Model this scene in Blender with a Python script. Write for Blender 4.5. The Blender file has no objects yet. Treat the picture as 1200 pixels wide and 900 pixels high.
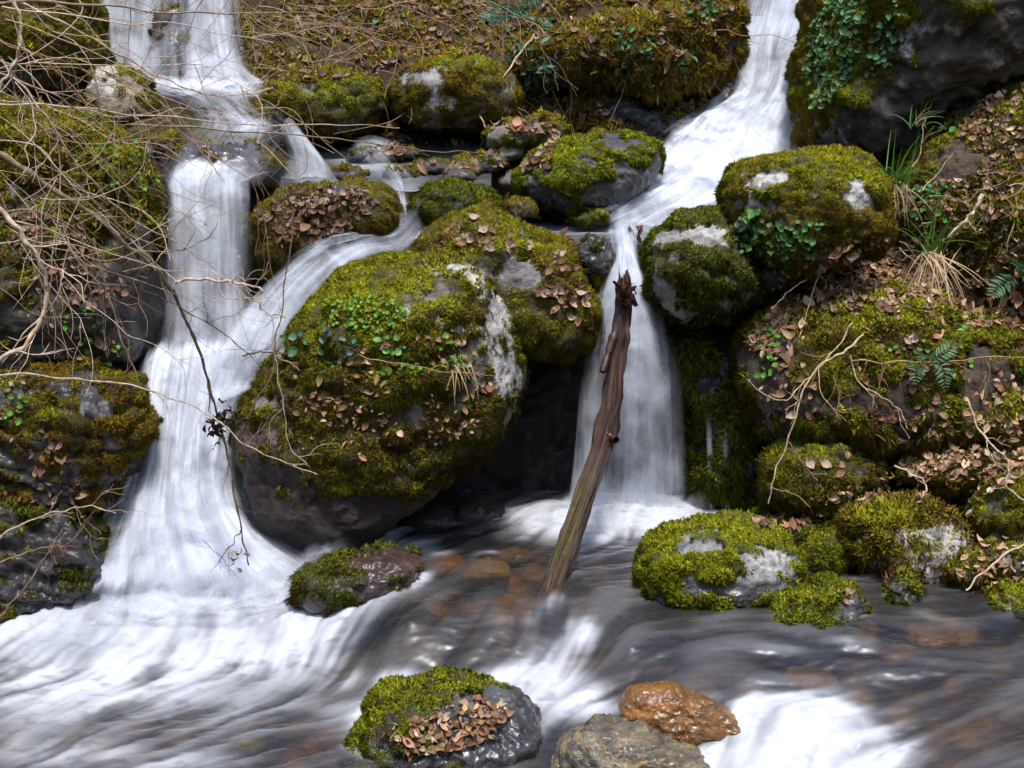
import bpy, math, random
import numpy as np
from mathutils import Vector
from mathutils.bvhtree import BVHTree

SC = bpy.context.scene
COL = SC.collection
R = math.radians
random.seed(11)
RNG = np.random.default_rng(11)

# ------------------------------------------------------------------ camera, sky, sun, exposure
CAM_H, PITCH, FPX = 1.7, R(10.0), 50.0 / 36.0 * 1200.0
cam = bpy.data.cameras.new('camera')
cam.lens = 50.0; cam.sensor_width = 36.0; cam.clip_start = 0.05; cam.clip_end = 500
co = bpy.data.objects.new('camera', cam); COL.objects.link(co)
co.location = (0, 0, CAM_H); co.rotation_euler = (R(90) - PITCH, 0, 0)
SC.camera = co

SUN_DIR = np.array([0.06, -0.34, 0.93]); SUN_DIR = SUN_DIR / np.linalg.norm(SUN_DIR)   # towards the sun
SUN_EL = math.asin(SUN_DIR[2]); SUN_AZ = math.atan2(SUN_DIR[0], SUN_DIR[1])
w = bpy.data.worlds.new('World'); SC.world = w; w.use_nodes = True
nt = w.node_tree
bg = nt.nodes['Background']
sky = nt.nodes.new('ShaderNodeTexSky'); sky.sky_type = 'NISHITA'; sky.sun_disc = False
sky.sun_elevation = SUN_EL; sky.sun_rotation = SUN_AZ; sky.dust_density = 2.0; sky.ozone_density = 1.2
nt.links.new(sky.outputs[0], bg.inputs[0]); bg.inputs[1].default_value = 0.15
sl = bpy.data.lights.new('sun', 'SUN'); sl.energy = 2.0; sl.angle = R(9.0); sl.color = (1, 0.95, 0.88)
so = bpy.data.objects.new('sun', sl); COL.objects.link(so)
so.rotation_euler = Vector(SUN_DIR).to_track_quat('Z', 'Y').to_euler()
SC.view_settings.view_transform = 'Standard'
SC.view_settings.look = 'None'
SC.view_settings.exposure = 0.9
SC.view_settings.gamma = 1.0
SC.render.engine = 'CYCLES'
SC.cycles.max_bounces = 6; SC.cycles.transparent_max_bounces = 24
SC.cycles.diffuse_bounces = 3; SC.cycles.glossy_bounces = 3; SC.cycles.transmission_bounces = 4
SC.cycles.use_denoising = True
SC.cycles.caustics_reflective = False; SC.cycles.caustics_refractive = False

# ------------------------------------------------------------------ geometry helpers
CP, SP = math.cos(PITCH), math.sin(PITCH)
CAM = np.array([0, 0, CAM_H])

def ray(px, py):
    a = (px - 600.0) / FPX; b = (450.0 - py) / FPX
    return np.array([a, CP + b * SP, -SP + b * CP])
def P(px, py, Y):                       # point of the place seen at a photo position, Y metres away
    d = ray(px, py); return CAM + d * (Y / d[1])
def PZ(px, py, z):                      # the same, on a level z
    d = ray(px, py); return CAM + d * ((z - CAM_H) / d[2])
def proj(p):
    q = np.asarray(p) - CAM
    depth = q[..., 1] * CP - q[..., 2] * SP
    up = q[..., 1] * SP + q[..., 2] * CP
    depth = np.where(np.abs(depth) < 1e-3, 1e-3, depth)
    return 600 + FPX * q[..., 0] / depth, 450 - FPX * up / depth

_perm = np.random.default_rng(5).permutation(512).astype(np.int64)
_perm = np.concatenate([_perm, _perm, _perm])
_grad = np.random.default_rng(6).normal(size=(512, 3)); _grad /= np.linalg.norm(_grad, axis=1)[:, None]
def noise3(p):
    p = np.asarray(p, float); i = np.floor(p).astype(np.int64); f = p - i
    u = f * f * f * (f * (f * 6 - 15) + 10); i = i & 511
    out = 0
    for dx in (0, 1):
        wx = u[:, 0] if dx else 1 - u[:, 0]
        for dy in (0, 1):
            wy = u[:, 1] if dy else 1 - u[:, 1]
            for dz in (0, 1):
                wz = u[:, 2] if dz else 1 - u[:, 2]
                h = _perm[_perm[_perm[(i[:, 0] + dx) & 511] + ((i[:, 1] + dy) & 511)] + ((i[:, 2] + dz) & 511)]
                g = _grad[h]
                out = out + wx * wy * wz * (g[:, 0] * (f[:, 0] - dx) + g[:, 1] * (f[:, 1] - dy) + g[:, 2] * (f[:, 2] - dz))
    return out * 1.5
def fbm(p, octv=4, gain=0.5):
    p = np.asarray(p, float); a = 1.0; s = 0; 
    for k in range(octv):
        s = s + a * noise3(p + 17.3 * k); p = p * 2.03; a *= gain
    return s
def ridged(p, octv=4):
    p = np.asarray(p, float); a = 1.0; s = 0
    for k in range(octv):
        s = s + a * (1 - 2 * np.abs(noise3(p + 7.7 * k))); p = p * 2.1; a *= 0.5
    return s
def sstep(a, b, x):
    t = np.clip((x - a) / (b - a), 0, 1); return t * t * (3 - 2 * t)
def inside(poly, x, y):
    poly = np.asarray(poly, float); x = np.asarray(x); c = np.zeros(x.shape, bool)
    n = len(poly)
    for i in range(n):
        x1, y1 = poly[i]; x2, y2 = poly[(i + 1) % n]
        cond = ((y1 > y) != (y2 > y))
        with np.errstate(divide='ignore', invalid='ignore'):
            c ^= cond & (x < (x2 - x1) * (y - y1) / (y2 - y1 + 1e-12) + x1)
    return c
def crom(pts, n):                       # Catmull-Rom through rows of any width
    p = np.asarray(pts, float); m = len(p)
    if m == 2:
        t = np.linspace(0, 1, n)[:, None]; return p[0] * (1 - t) + p[1] * t
    q = np.vstack([2 * p[0] - p[1], p, 2 * p[-1] - p[-2]])
    s = np.linspace(0, m - 1 - 1e-9, n); k = s.astype(int); t = (s - k)[:, None]
    a, b, c, d = q[k], q[k + 1], q[k + 2], q[k + 3]
    return 0.5 * (2 * b + (c - a) * t + (2 * a - 5 * b + 4 * c - d) * t ** 2 + (3 * b - a - 3 * c + d) * t ** 3)

def mk(name, v, f, mat, parent=None, smooth=True, attrs=None, uv=None, origin=None):
    v = np.ascontiguousarray(v, dtype=np.float32); f = np.ascontiguousarray(f, dtype=np.int32)
    o0 = np.zeros(3) if origin is None else np.asarray(origin, float)
    me = bpy.data.meshes.new(name)
    k = f.shape[1]
    me.vertices.add(len(v)); me.vertices.foreach_set('co', (v - o0.astype(np.float32)).ravel())
    me.loops.add(f.size); me.loops.foreach_set('vertex_index', f.ravel())
    me.polygons.add(len(f))
    me.polygons.foreach_set('loop_start', np.arange(0, f.size, k, dtype=np.int32))
    me.polygons.foreach_set('loop_total', np.full(len(f), k, dtype=np.int32))
    me.polygons.foreach_set('use_smooth', np.full(len(f), smooth, dtype=bool))
    for an, arr in (attrs or {}).items():
        arr = np.asarray(arr, dtype=np.float32)
        if arr.ndim == 1:
            a = me.attributes.new(an, 'FLOAT', 'POINT'); a.data.foreach_set('value', arr)
        elif an == 'nrm':
            a = me.attributes.new(an, 'FLOAT_VECTOR', 'POINT'); a.data.foreach_set('vector', arr.ravel())
        else:
            a = me.attributes.new(an, 'FLOAT_COLOR', 'POINT')
            a.data.foreach_set('color', np.hstack([arr, np.ones((len(arr), 1), np.float32)]).ravel())
    if uv is not None:
        l = me.uv_layers.new(name='UVMap'); l.data.foreach_set('uv', np.asarray(uv, np.float32)[f.ravel()].ravel())
    me.materials.append(mat); me.update(calc_edges=True); 
    o = bpy.data.objects.new(name, me); COL.objects.link(o)
    o.location = o0
    if parent is not None:
        o.parent = parent; o.location = o0 - np.array(parent.location)
    return o
def tag(o, label, cat, group=None, kind=None):
    o['label'] = label; o['category'] = cat
    if group: o['group'] = group
    if kind: o['kind'] = kind
    return o
def gridf(nr, nc, off=0):
    i = np.arange(nr - 1)[:, None] * nc + np.arange(nc - 1)[None, :]
    i = i.ravel() + off
    return np.stack([i, i + 1, i + nc + 1, i + nc], 1)
def gridn(v, nr, nc):
    g = v.reshape(nr, nc, 3); du = np.gradient(g, axis=1); dv = np.gradient(g, axis=0)
    n = np.cross(du, dv).reshape(-1, 3); return n / (np.linalg.norm(n, axis=1)[:, None] + 1e-9)

# ------------------------------------------------------------------ materials
def newmat(name):
    m = bpy.data.materials.new(name); m.use_nodes = True
    n = m.node_tree; n.nodes.clear()
    return m, n, n.nodes.new('ShaderNodeOutputMaterial')
class NB:                               # tiny node builder
    def __init__(s, t): s.t = t
    def n(s, typ, **kw):
        x = s.t.nodes.new(typ)
        for k, v in kw.items(): setattr(x, k, v)
        return x
    def l(s, a, b): s.t.links.new(a, b)
    def val(s, sock, v):
        if isinstance(v, bpy.types.NodeSocket): s.l(v, sock)
        else: sock.default_value = v
    def math(s, op, a, b=0.5, clamp=False):
        x = s.n('ShaderNodeMath', operation=op, use_clamp=clamp); s.val(x.inputs[0], a); s.val(x.inputs[1], b); return x.outputs[0]
    def mix(s, f, a, b, blend='MIX'):
        x = s.n('ShaderNodeMix', data_type='RGBA', blend_type=blend); s.val(x.inputs[0], f)
        for q, v in ((6, a), (7, b)):
            s.val(x.inputs[q], v if isinstance(v, bpy.types.NodeSocket) else (*v, 1))
        return x.outputs[2]
    def noise(s, vec, scale, detail=6, rough=0.6, dist=0.0):
        x = s.n('ShaderNodeTexNoise'); s.l(vec, x.inputs['Vector'])
        x.inputs['Scale'].default_value = scale; x.inputs['Detail'].default_value = detail
        x.inputs['Roughness'].default_value = rough; x.inputs['Distortion'].default_value = dist
        return x.outputs[0]
    def ramp(s, fac, stops):
        x = s.n('ShaderNodeValToRGB'); s.l(fac, x.inputs[0]); e = x.color_ramp.elements
        while len(e) < len(stops): e.new(0.5)
        for q, (pos, c) in zip(e, stops):
            q.position = pos; q.color = (*c, 1) if not isinstance(c, (int, float)) else (c, c, c, 1)
        return x.outputs[0]
    def mapr(s, x, a, b, c=0.0, d=1.0):
        m = s.n('ShaderNodeMapRange'); s.l(x, m.inputs[0])
        for k, v in zip((1, 2, 3, 4), (a, b, c, d)): m.inputs[k].default_value = v
        return m.outputs[0]
    def attr(s, name, out='Fac'):
        x = s.n('ShaderNodeAttribute'); x.attribute_name = name; return x.outputs[out]
    def pos(s): return s.n('ShaderNodeNewGeometry').outputs['Position']
    def bump(s, h, strength, dist):
        x = s.n('ShaderNodeBump'); s.l(h, x.inputs['Height']); x.inputs['Strength'].default_value = strength
        x.inputs['Distance'].default_value = dist; return x.outputs[0]
    def bsdf(s, col, rough=0.8, normal=None, spec=0.4):
        x = s.n('ShaderNodeBsdfPrincipled'); s.val(x.inputs['Base Color'], col if isinstance(col, bpy.types.NodeSocket) else (*col, 1))
        s.val(x.inputs['Roughness'], rough); s.val(x.inputs['Specular IOR Level'], spec)
        if normal is not None: s.l(normal, x.inputs['Normal'])
        return x.outputs[0]
    def mixs(s, f, a, b):
        x = s.n('ShaderNodeMixShader'); s.val(x.inputs[0], f); s.l(a, x.inputs[1]); s.l(b, x.inputs[2]); return x.outputs[0]

def mat_stone():
    m, t, out = newmat('stone'); b = NB(t); p = b.pos()
    tint = b.n('ShaderNodeObjectInfo').outputs['Color']
    n1 = b.noise(p, 7, 8, 0.62, 0.6); n2 = b.noise(p, 45, 6, 0.7); n3 = b.noise(p, 3, 4)
    g = b.ramp(n1, [(0.28, 0.25), (0.5, 0.85), (0.72, 1.6)])
    c = b.mix(1.0, tint, g, 'MULTIPLY')
    c = b.mix(b.mapr(n2, 0.5, 0.75), c, b.mix(1.0, c, (1.7, 1.65, 1.55), 'MULTIPLY'))
    c = b.mix(b.mapr(n3, 0.5, 0.7, 0, 0.45), c, (0.10, 0.065, 0.035))          # rusty stain
    lich = b.math('MULTIPLY', b.attr('lichen'), b.mapr(b.noise(p, 22, 6, 0.7), 0.38, 0.55))
    c = b.mix(lich, c, (0.52, 0.51, 0.47))
    c = b.mix(b.math('MULTIPLY', b.attr('stain_shade'), b.mapr(n2, 0.3, 0.6, 0.5, 1.0)), c, (0.06, 0.016, 0.010))  # reddish rock tint, darkened so the colour carries the undercut's shade
    mo = b.attr('moss')
    mc = b.ramp(b.noise(p, 30, 5, 0.7), [(0.3, (0.016, 0.012, 0.004)), (0.5, (0.04, 0.038, 0.007)), (0.7, (0.075, 0.07, 0.012))])
    c = b.mix(b.math('MULTIPLY', mo, 0.93), c, mc)
    ms = b.n('ShaderNodeMapping'); b.l(p, ms.inputs[0]); ms.inputs['Rotation'].default_value = (0.5, 0.75, 0.3); ms.inputs['Scale'].default_value = (5, 8, 75)
    ns = b.noise(ms.outputs[0], 1, 5, 0.6, 0.7)
    c = b.mix(b.math('MULTIPLY', b.attr('veins'), 0.9), c, b.mix(1.0, c, b.ramp(ns, [(0.36, (0.12, 0.11, 0.11)), (0.48, (0.8, 0.75, 0.6)), (0.6, (1.5, 1.2, 0.6)), (0.68, (2.2, 2.1, 2.0))]), 'MULTIPLY'))
    nv = b.noise(p, 13, 6, 0.7, 0.8)
    c = b.mix(b.math('MULTIPLY', b.attr('veins'), b.mapr(nv, 0.54, 0.68, 0, 0.5)), c, (0.3, 0.11, 0.03))
    c = b.mix(b.math('MULTIPLY', b.attr('veins'), b.mapr(nv, 0.44, 0.34, 0, 0.6)), c, (0.85, 0.52, 0.16))
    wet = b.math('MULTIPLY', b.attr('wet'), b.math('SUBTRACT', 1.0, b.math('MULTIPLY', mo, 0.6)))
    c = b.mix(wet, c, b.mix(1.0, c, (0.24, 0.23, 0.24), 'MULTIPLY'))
    rough = b.math('SUBTRACT', b.math('ADD', 0.82, b.math('MULTIPLY', mo, 0.12)), b.math('MULTIPLY', wet, 0.62))
    rough = b.math('ADD', rough, b.math('MULTIPLY', b.attr('stain_shade'), 0.4), True)
    h = b.math('ADD', b.noise(p, 14, 8, 0.65), b.math('MULTIPLY', n2, 0.35))
    x = b.n('ShaderNodeBsdfPrincipled'); b.l(c, x.inputs['Base Color']); b.l(rough, x.inputs['Roughness']); b.l(b.bump(h, 0.9, 0.03), x.inputs['Normal'])
    b.l(b.math('MULTIPLY', wet, b.math('SUBTRACT', 0.85, b.math('MULTIPLY', b.attr('stain_shade'), 0.75))), x.inputs['Coat Weight']); x.inputs['Coat Roughness'].default_value = 0.16; b.l(b.bump(n1, 0.5, 0.02), x.inputs['Coat Normal'])
    b.l(x.outputs[0], out.inputs[0]); return m
def mat_moss():
    m, t, out = newmat('moss'); b = NB(t); c = b.attr('col', 'Color'); nn = b.attr('nrm', 'Vector')
    d = b.n('ShaderNodeBsdfDiffuse'); b.l(c, d.inputs[0]); b.l(nn, d.inputs['Normal'])
    tr = b.n('ShaderNodeBsdfTranslucent'); b.l(c, tr.inputs[0])
    b.l(b.mixs(0.3, d.outputs[0], tr.outputs[0]), out.inputs[0]); return m
def mat_leaf(name, rough=0.6, trans=0.25, spec=0.35):
    m, t, out = newmat(name); b = NB(t); c = b.attr('col', 'Color'); p = b.pos()
    c = b.mix(b.mapr(b.noise(p, 90, 4), 0.35, 0.7, 0, 0.5), c, b.mix(1.0, c, (0.55, 0.5, 0.45), 'MULTIPLY'))
    s = b.bsdf(c, rough, None, spec)
    tr = b.n('ShaderNodeBsdfTranslucent'); b.l(c, tr.inputs[0])
    b.l(b.mixs(trans, s, tr.outputs[0]), out.inputs[0]); return m
def mat_bark(name, dark, lightc, greenish=0.0, rough=0.75, sc=60):
    m, t, out = newmat(name); b = NB(t); p = b.pos()
    tint = b.n('ShaderNodeObjectInfo').outputs['Color']
    n1 = b.noise(p, sc, 6, 0.65); n2 = b.noise(p, 9, 4)
    c = b.ramp(n1, [(0.3, dark), (0.65, lightc)])
    c = b.mix(1.0, c, tint, 'MULTIPLY')
    if greenish: c = b.mix(b.mapr(n2, 0.5, 0.62, 0, greenish), c, (0.10, 0.10, 0.015))
    b.l(b.bsdf(c, rough, b.bump(n1, 0.6, 0.004), 0.3), out.inputs[0]); return m
def mat_log():
    m, t, out = newmat('wet_wood'); b = NB(t); p = b.pos()
    uv = b.n('ShaderNodeUVMap').outputs[0]
    mp = b.n('ShaderNodeMapping'); b.l(uv, mp.inputs[0]); mp.inputs['Scale'].default_value = (11, 2.4, 1)
    n1 = b.noise(mp.outputs[0], 2.2, 8, 0.68, 0.8); n2 = b.noise(p, 7, 5); n3 = b.noise(p, 55, 5)
    c = b.ramp(n1, [(0.34, (0.008, 0.004, 0.003)), (0.47, (0.05, 0.018, 0.010)), (0.58, (0.12, 0.06, 0.038)), (0.70, (0.22, 0.16, 0.12)), (0.82, (0.36, 0.29, 0.23))])
    c = b.mix(b.mapr(n2, 0.50, 0.62, 0, 0.75), c, b.mix(n3, (0.03, 0.017, 0.012), (0.15, 0.105, 0.075)))
    c = b.mix(b.math('MULTIPLY', b.attr('bark'), b.mapr(n3, 0.4, 0.6)), c, (0.10, 0.11, 0.012))
    b.l(b.bsdf(c, b.mapr(n1, 0.3, 0.7, 0.30, 0.6), b.bump(n1, 1.0, 0.02), 0.5), out.inputs[0]); return m
def mat_ground():
    m, t, out = newmat('forest_floor'); b = NB(t); p = b.pos()
    n1 = b.noise(p, 5, 7, 0.65); n2 = b.noise(p, 38, 6, 0.7); n3 = b.noise(p, 2.2, 5, 0.6)
    c = b.ramp(n2, [(0.3, (0.012, 0.007, 0.004)), (0.5, (0.05, 0.028, 0.015)), (0.7, (0.13, 0.075, 0.045))])
    c = b.mix(b.mapr(n1, 0.46, 0.60, 0, 0.8), c, b.ramp(n2, [(0.3, (0.02, 0.02, 0.004)), (0.7, (0.085, 0.085, 0.012))]))
    v = b.n('ShaderNodeTexVoronoi'); b.l(p, v.inputs['Vector']); v.inputs['Scale'].default_value = 7.5
    v.inputs['Randomness'].default_value = 0.95
    peb = b.mix(n2, (0.09, 0.06, 0.025), b.mix(0.86, v.outputs['Color'], (0.30, 0.19, 0.07), 'MIX'))
    peb = b.mix(b.mapr(v.outputs['Distance'], 0.25, 0.6), peb, (0.025, 0.016, 0.008))
    c = b.mix(b.attr('bed'), c, peb)
    wet = b.attr('wet')
    c = b.mix(wet, c, b.mix(1.0, c, (0.22, 0.2, 0.2), 'MULTIPLY'))
    h = b.math('ADD', n1, n2)
    b.l(b.bsdf(c, b.math('SUBTRACT', 0.9, b.math('MULTIPLY', wet, 0.5)), b.bump(h, 0.8, 0.03), 0.3), out.inputs[0]); return m
def foam_bsdf(b, normal=None):
    d = b.n('ShaderNodeBsdfDiffuse'); d.inputs[0].default_value = (0.77, 0.81, 0.88, 1)
    tr = b.n('ShaderNodeBsdfTranslucent'); tr.inputs[0].default_value = (0.77, 0.81, 0.88, 1)
    if normal is not None: b.l(normal, d.inputs['Normal'])
    return b.mixs(0.3, d.outputs[0], tr.outputs[0])
def mat_stream():
    m, t, out = newmat('stream_water'); b = NB(t); p = b.pos()
    foam = b.attr('foam'); streak = b.attr('streak')
    uv = b.n('ShaderNodeUVMap').outputs[0]
    nrm = b.bump(streak, 0.16, 0.02)
    tr = b.n('ShaderNodeBsdfTransparent'); tr.inputs[0].default_value = (0.86, 0.74, 0.56, 1)
    body = b.n('ShaderNodeBsdfDiffuse'); body.inputs[0].default_value = (0.075, 0.062, 0.048, 1)
    gl = b.n('ShaderNodeBsdfGlossy'); gl.inputs[0].default_value = (0.84, 0.9, 1.0, 1); gl.inputs['Roughness'].default_value = 0.30
    b.l(nrm, gl.inputs['Normal'])
    fr = b.n('ShaderNodeFresnel'); fr.inputs['IOR'].default_value = 1.42; b.l(nrm, fr.inputs['Normal'])
    wtr = b.mixs(b.attr('murk'), tr.outputs[0], body.outputs[0])
    wtr = b.mixs(b.math('MULTIPLY', fr.outputs[0], 1.5, True), wtr, gl.outputs[0])
    b.l(b.mixs(foam, wtr, foam_bsdf(b)), out.inputs[0]); return m
def mat_fall():
    m, t, out = newmat('falling_water'); b = NB(t)
    uv = b.n('ShaderNodeUVMap').outputs[0]; dens = b.attr('dens')
    mp = b.n('ShaderNodeMapping'); b.l(uv, mp.inputs[0]); mp.inputs['Scale'].default_value = (26, 1.3, 1)
    mp2 = b.n('ShaderNodeMapping'); b.l(uv, mp2.inputs[0]); mp2.inputs['Scale'].default_value = (95, 1.8, 1)
    mp3 = b.n('ShaderNodeMapping'); b.l(uv, mp3.inputs[0]); mp3.inputs['Scale'].default_value = (8, 1.0, 1)
    n1 = b.noise(mp.outputs[0], 1, 4, 0.55, 0.7); n2 = b.noise(mp2.outputs[0], 1, 3, 0.5, 0.5); n3 = b.noise(mp3.outputs[0], 1, 4, 0.5, 0.9)
    s = b.math('ADD', b.math('ADD', b.math('MULTIPLY', n1, 0.34), b.math('MULTIPLY', n2, 0.12)), b.math('MULTIPLY', n3, 0.54))
    s = b.mapr(s, 0.37, 0.63)
    br_ = b.mapr(b.noise(b.pos(), 5.5, 4, 0.55, 0.5), 0.34, 0.64, 0.62, 1.22)
    dens = b.math('MULTIPLY', dens, br_)
    # density lifts the streak pattern from thin threads to solid white
    a = b.math('MULTIPLY', dens, b.math('ADD', b.math('MULTIPLY', s, 1.15), b.math('SUBTRACT', dens, 0.45)), True)
    tr = b.n('ShaderNodeBsdfTransparent')
    b.l(b.mixs(a, tr.outputs[0], foam_bsdf(b, b.bump(s, 0.18, 0.02))), out.inputs[0]); return m

M_STONE, M_MOSS = mat_stone(), mat_moss()
M_LEAF = mat_leaf('dry_leaf', 0.65, 0.2, 0.3); M_GREEN = mat_leaf('green_leaf', 0.45, 0.3, 0.4)
M_TWIG = mat_bark('twig_bark', (0.24, 0.17, 0.11), (0.62, 0.52, 0.40))
M_BRANCH = mat_bark('branch_bark', (0.10, 0.07, 0.045), (0.34, 0.28, 0.20), 0.7)
M_LOG, M_GROUND = mat_log(), mat_ground()
M_STREAM, M_FALL = mat_stream(), mat_fall()

# ------------------------------------------------------------------ terrain
def rbf(pts, lam=0.01):
    pts = np.asarray(pts, float); xy = pts[:, :2]; n = len(pts)
    d = np.linalg.norm(xy[:, None] - xy[None], axis=2)
    A = np.zeros((n + 3, n + 3)); A[:n, :n] = -d - lam * np.eye(n) * -1 * -1
    A[:n, n] = 1; A[:n, n + 1:] = xy; A[n, :n] = 1; A[n + 1:, :n] = xy.T
    sol = np.linalg.solve(A, np.concatenate([pts[:, 2], np.zeros(3)]))
    def f(x, y):
        s = x.shape; q = np.stack([x.ravel(), y.ravel()], 1); o = np.empty(len(q))
        for k in range(0, len(q), 50000):
            c = q[k:k + 50000]; dd = np.linalg.norm(c[:, None] - xy[None], axis=2)
            o[k:k + 50000] = -dd @ sol[:n] + sol[n] + c @ sol[n + 1:]
        return o.reshape(s)
    return f

WPTS = [(800,640,0),(640,640,0),(500,640,0),(620,605,.01),(850,615,0),(1000,740,-.02),(1200,720,0),(700,700,-.02),(560,690,-.01),
 (450,690,-.02),(600,730,-.05),(480,730,-.05),(400,735,-.1),(390,778,-.18),(500,788,-.165),(600,792,-.165),(660,802,-.19),(690,765,-.12),
 (740,760,-.08),(300,680,-.11),(200,700,-.11),(60,730,-.14),(300,760,-.19),(100,800,-.22),(0,880,-.26),(300,860,-.25),(500,900,-.27),
 (700,820,-.2),(800,790,-.12),(900,780,-.1),(1000,800,-.12),(1200,780,-.08),(900,870,-.22),(1000,900,-.26),(1200,880,-.15),
 (780,880,-.26),(-300,760,-.2),(1500,760,-.05),(600,1000,-.3),(1500,1000,-.2),(-300,1000,-.3),(700,580,.01)]
water_z = rbf([PZ(*p) for p in WPTS], 0.02)

G = [P(*q) for q in [
 (900,630,5.75),(1000,700,5.25),(1100,700,5.2),(1200,705,5.15),(1150,610,5.65),(1050,590,5.8),(1200,530,5.95),(950,530,6.25),(1100,510,6.25),
 (900,350,6.75),(1000,345,6.55),(1100,325,6.55),(1200,385,6.3),(1200,300,6.55),(1050,275,6.75),(1150,205,7.0),(1200,125,7.3),(1100,185,7.1),
 (1060,205,7.2),(1200,0,8.2),(1320,-100,9),(1350,300,6.6),(1350,550,5.9),(960,300,6.75),(1000,420,6.5),(1100,420,6.45),
 (300,150,8.1),(400,165,7.95),(500,155,8.05),(600,175,7.85),(700,150,8.0),(800,150,8.1),(850,130,8.35),(300,60,8.7),(450,40,8.9),(600,60,8.7),
 (700,60,8.6),(800,60,8.5),(850,40,8.7),(300,-30,9.3),(600,-30,9.4),(800,-30,9.2),(600,-220,11),(-200,-220,11),(1300,-220,11),
 (930,30,8.7),(930,-40,9.2),(905,120,8.25),(870,185,7.7),(790,230,7.35),
 (200,-10,8.95),(200,50,8.75),(200,112,8.45),(250,125,7.9),(260,160,7.4),(300,200,7.2),(60,-10,8.3),(60,120,7.3),(-200,100,7.3),(0,-60,9),
 (400,230,7.3),(330,225,7.1),(240,225,6.8),(480,235,7.3),(440,195,7.7),
 (90,430,6.3),(-150,430,6.2),(60,580,5.8),(-150,580,5.8),(20,725,5.5),(-150,730,5.4),(-150,250,6.8),(120,240,6.9)]]
for x in (-.75, -.35, 0, .35, .7, 1.0):
    G += [np.array([x, 6.55, -.2]), np.array([x, 6.72, .95]), np.array([x, 7.05, 1.12]), np.array([x, 6.3, -.14]), np.array([x, 5.7, -.12])]
for x in (-1.75, -1.45, -1.15):
    G += [np.array([x, 6.25, .2]), np.array([x, 6.55, .6]), np.array([x, 6.75, 1.3]), np.array([x, 5.8, -.2])]
for x in (-2.6, -1.3, 0, 1.3, 2.6): G += [np.array([x, 4.0, -.42]), np.array([x, 4.8, -.36]), np.array([x, 3.0, -.4])]
for x in (-2, -.6, .6): G += [np.array([x, 5.3, -.22])]
G += [np.array(q) for q in [(-6, 6, 2.6), (6, 6, 3.0), (-6, 10, 5), (6, 10, 6), (0, 14, 8), (-7, 14, 9), (7, 14, 10), (0, 1.2, .1), (0, 0, .2), (-3, 0, .3), (3, 0, .3),
      (-6, 3, 1.6), (6, 3, 1.4), (0, -3, 2.2), (-5, -3, 3), (5, -3, 3), (0, -7, 5.5), (-8, -7, 6.5), (8, -7, 6.5), (-9, 3, 4), (9, 3, 4)]]  # unseen bank behind the camera, raised to block low sky light
gz = rbf(G, 0.03)
POOL = [PZ(*q, -.1)[:2] for q in [(-500,745),(100,725),(140,690),(300,640),(470,600),(620,585),(860,600),(880,640),(760,700),(900,740),(1080,715),(1300,715),(1700,720)]] + [np.array([4, 2.6]), np.array([-4, 2.6])]
def ax(lo, a, b, hi, step, coarse):
    return np.concatenate([np.arange(lo, a, coarse), np.arange(a, b, step), np.arange(b, hi + coarse, coarse)])
gx = ax(-12, -3.2, 3.2, 12, 0.024, 0.35); gy = ax(-9, 3.4, 9.6, 17, 0.024, 0.35)
GX, GY = np.meshgrid(gx, gy)
GZ = gz(GX, GY)
p3 = np.stack([GX, GY, GZ], -1).reshape(-1, 3)
dn = fbm(p3 * 2.5, 5).reshape(GX.shape) * 0.09 + fbm(p3 * 11, 3).reshape(GX.shape) * 0.02
dn = dn + sstep(7.6, 8.2, GY) * (ridged(p3 * 1.9 + 3, 4).reshape(GX.shape) - .5) * .13
inp = inside(POOL, GX, GY).astype(float)
for _ in range(3):
    inp = (inp + np.roll(inp, 1, 0) + np.roll(inp, -1, 0) + np.roll(inp, 1, 1) + np.roll(inp, -1, 1)) / 5
near = (GY > 2.4) & (GY < 6.7)
WZ = np.where(near, water_z(GX, GY), -0.3)
GZ = GZ + dn * np.where(GY < 3.0, 0.4, 1.0)
bedz = np.minimum(GZ, WZ - 0.085 + 0.35 * np.maximum(-0.16, dn))
GZ = GZ * (1 - inp) + bedz * inp
wetg = np.clip(inp + sstep(6.3, 6.5, GY) * sstep(1.12, .9, GZ) * (np.abs(GX - .1) < 1.3) + (np.abs(GX + 1.4) < .45) * sstep(1.5, 1.3, GZ), 0, 1)
gv = np.stack([GX, GY, GZ], -1).reshape(-1, 3)
gfaces = gridf(*GX.shape)
ground = mk('ground', gv, gfaces, M_GROUND, attrs={'bed': inp.ravel(), 'wet': np.clip(wetg - inp * .75, 0, 1).ravel()})
tag(ground, 'brown forest floor of the stream gully with pebbly bed', 'ground', kind='structure')
BV, BF, BN = [gv], [gfaces], len(gv)   # everything that leaves and plants can lie on

# ------------------------------------------------------------------ boulders
_ico = {}
def ico(n):
    if n not in _ico:
        import bmesh
        bm = bmesh.new(); bmesh.ops.create_icosphere(bm, subdivisions=n, radius=1.0)
        v = np.array([q.co[:] for q in bm.verts]); f = np.array([[q.index for q in k.verts] for k in bm.faces], np.int32); bm.free()
        _ico[n] = (v, f)
    return _ico[n]
def vnormals(v, f):
    t = v[f]; fn = np.cross(t[:, 1] - t[:, 0], t[:, 2] - t[:, 0]); n = np.zeros_like(v)
    for k in range(3):
        for c in range(3): n[:, c] += np.bincount(f[:, k], fn[:, c], len(v))
    return n / (np.linalg.norm(n, axis=1)[:, None] + 1e-12), np.linalg.norm(fn, axis=1) / 2

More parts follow.
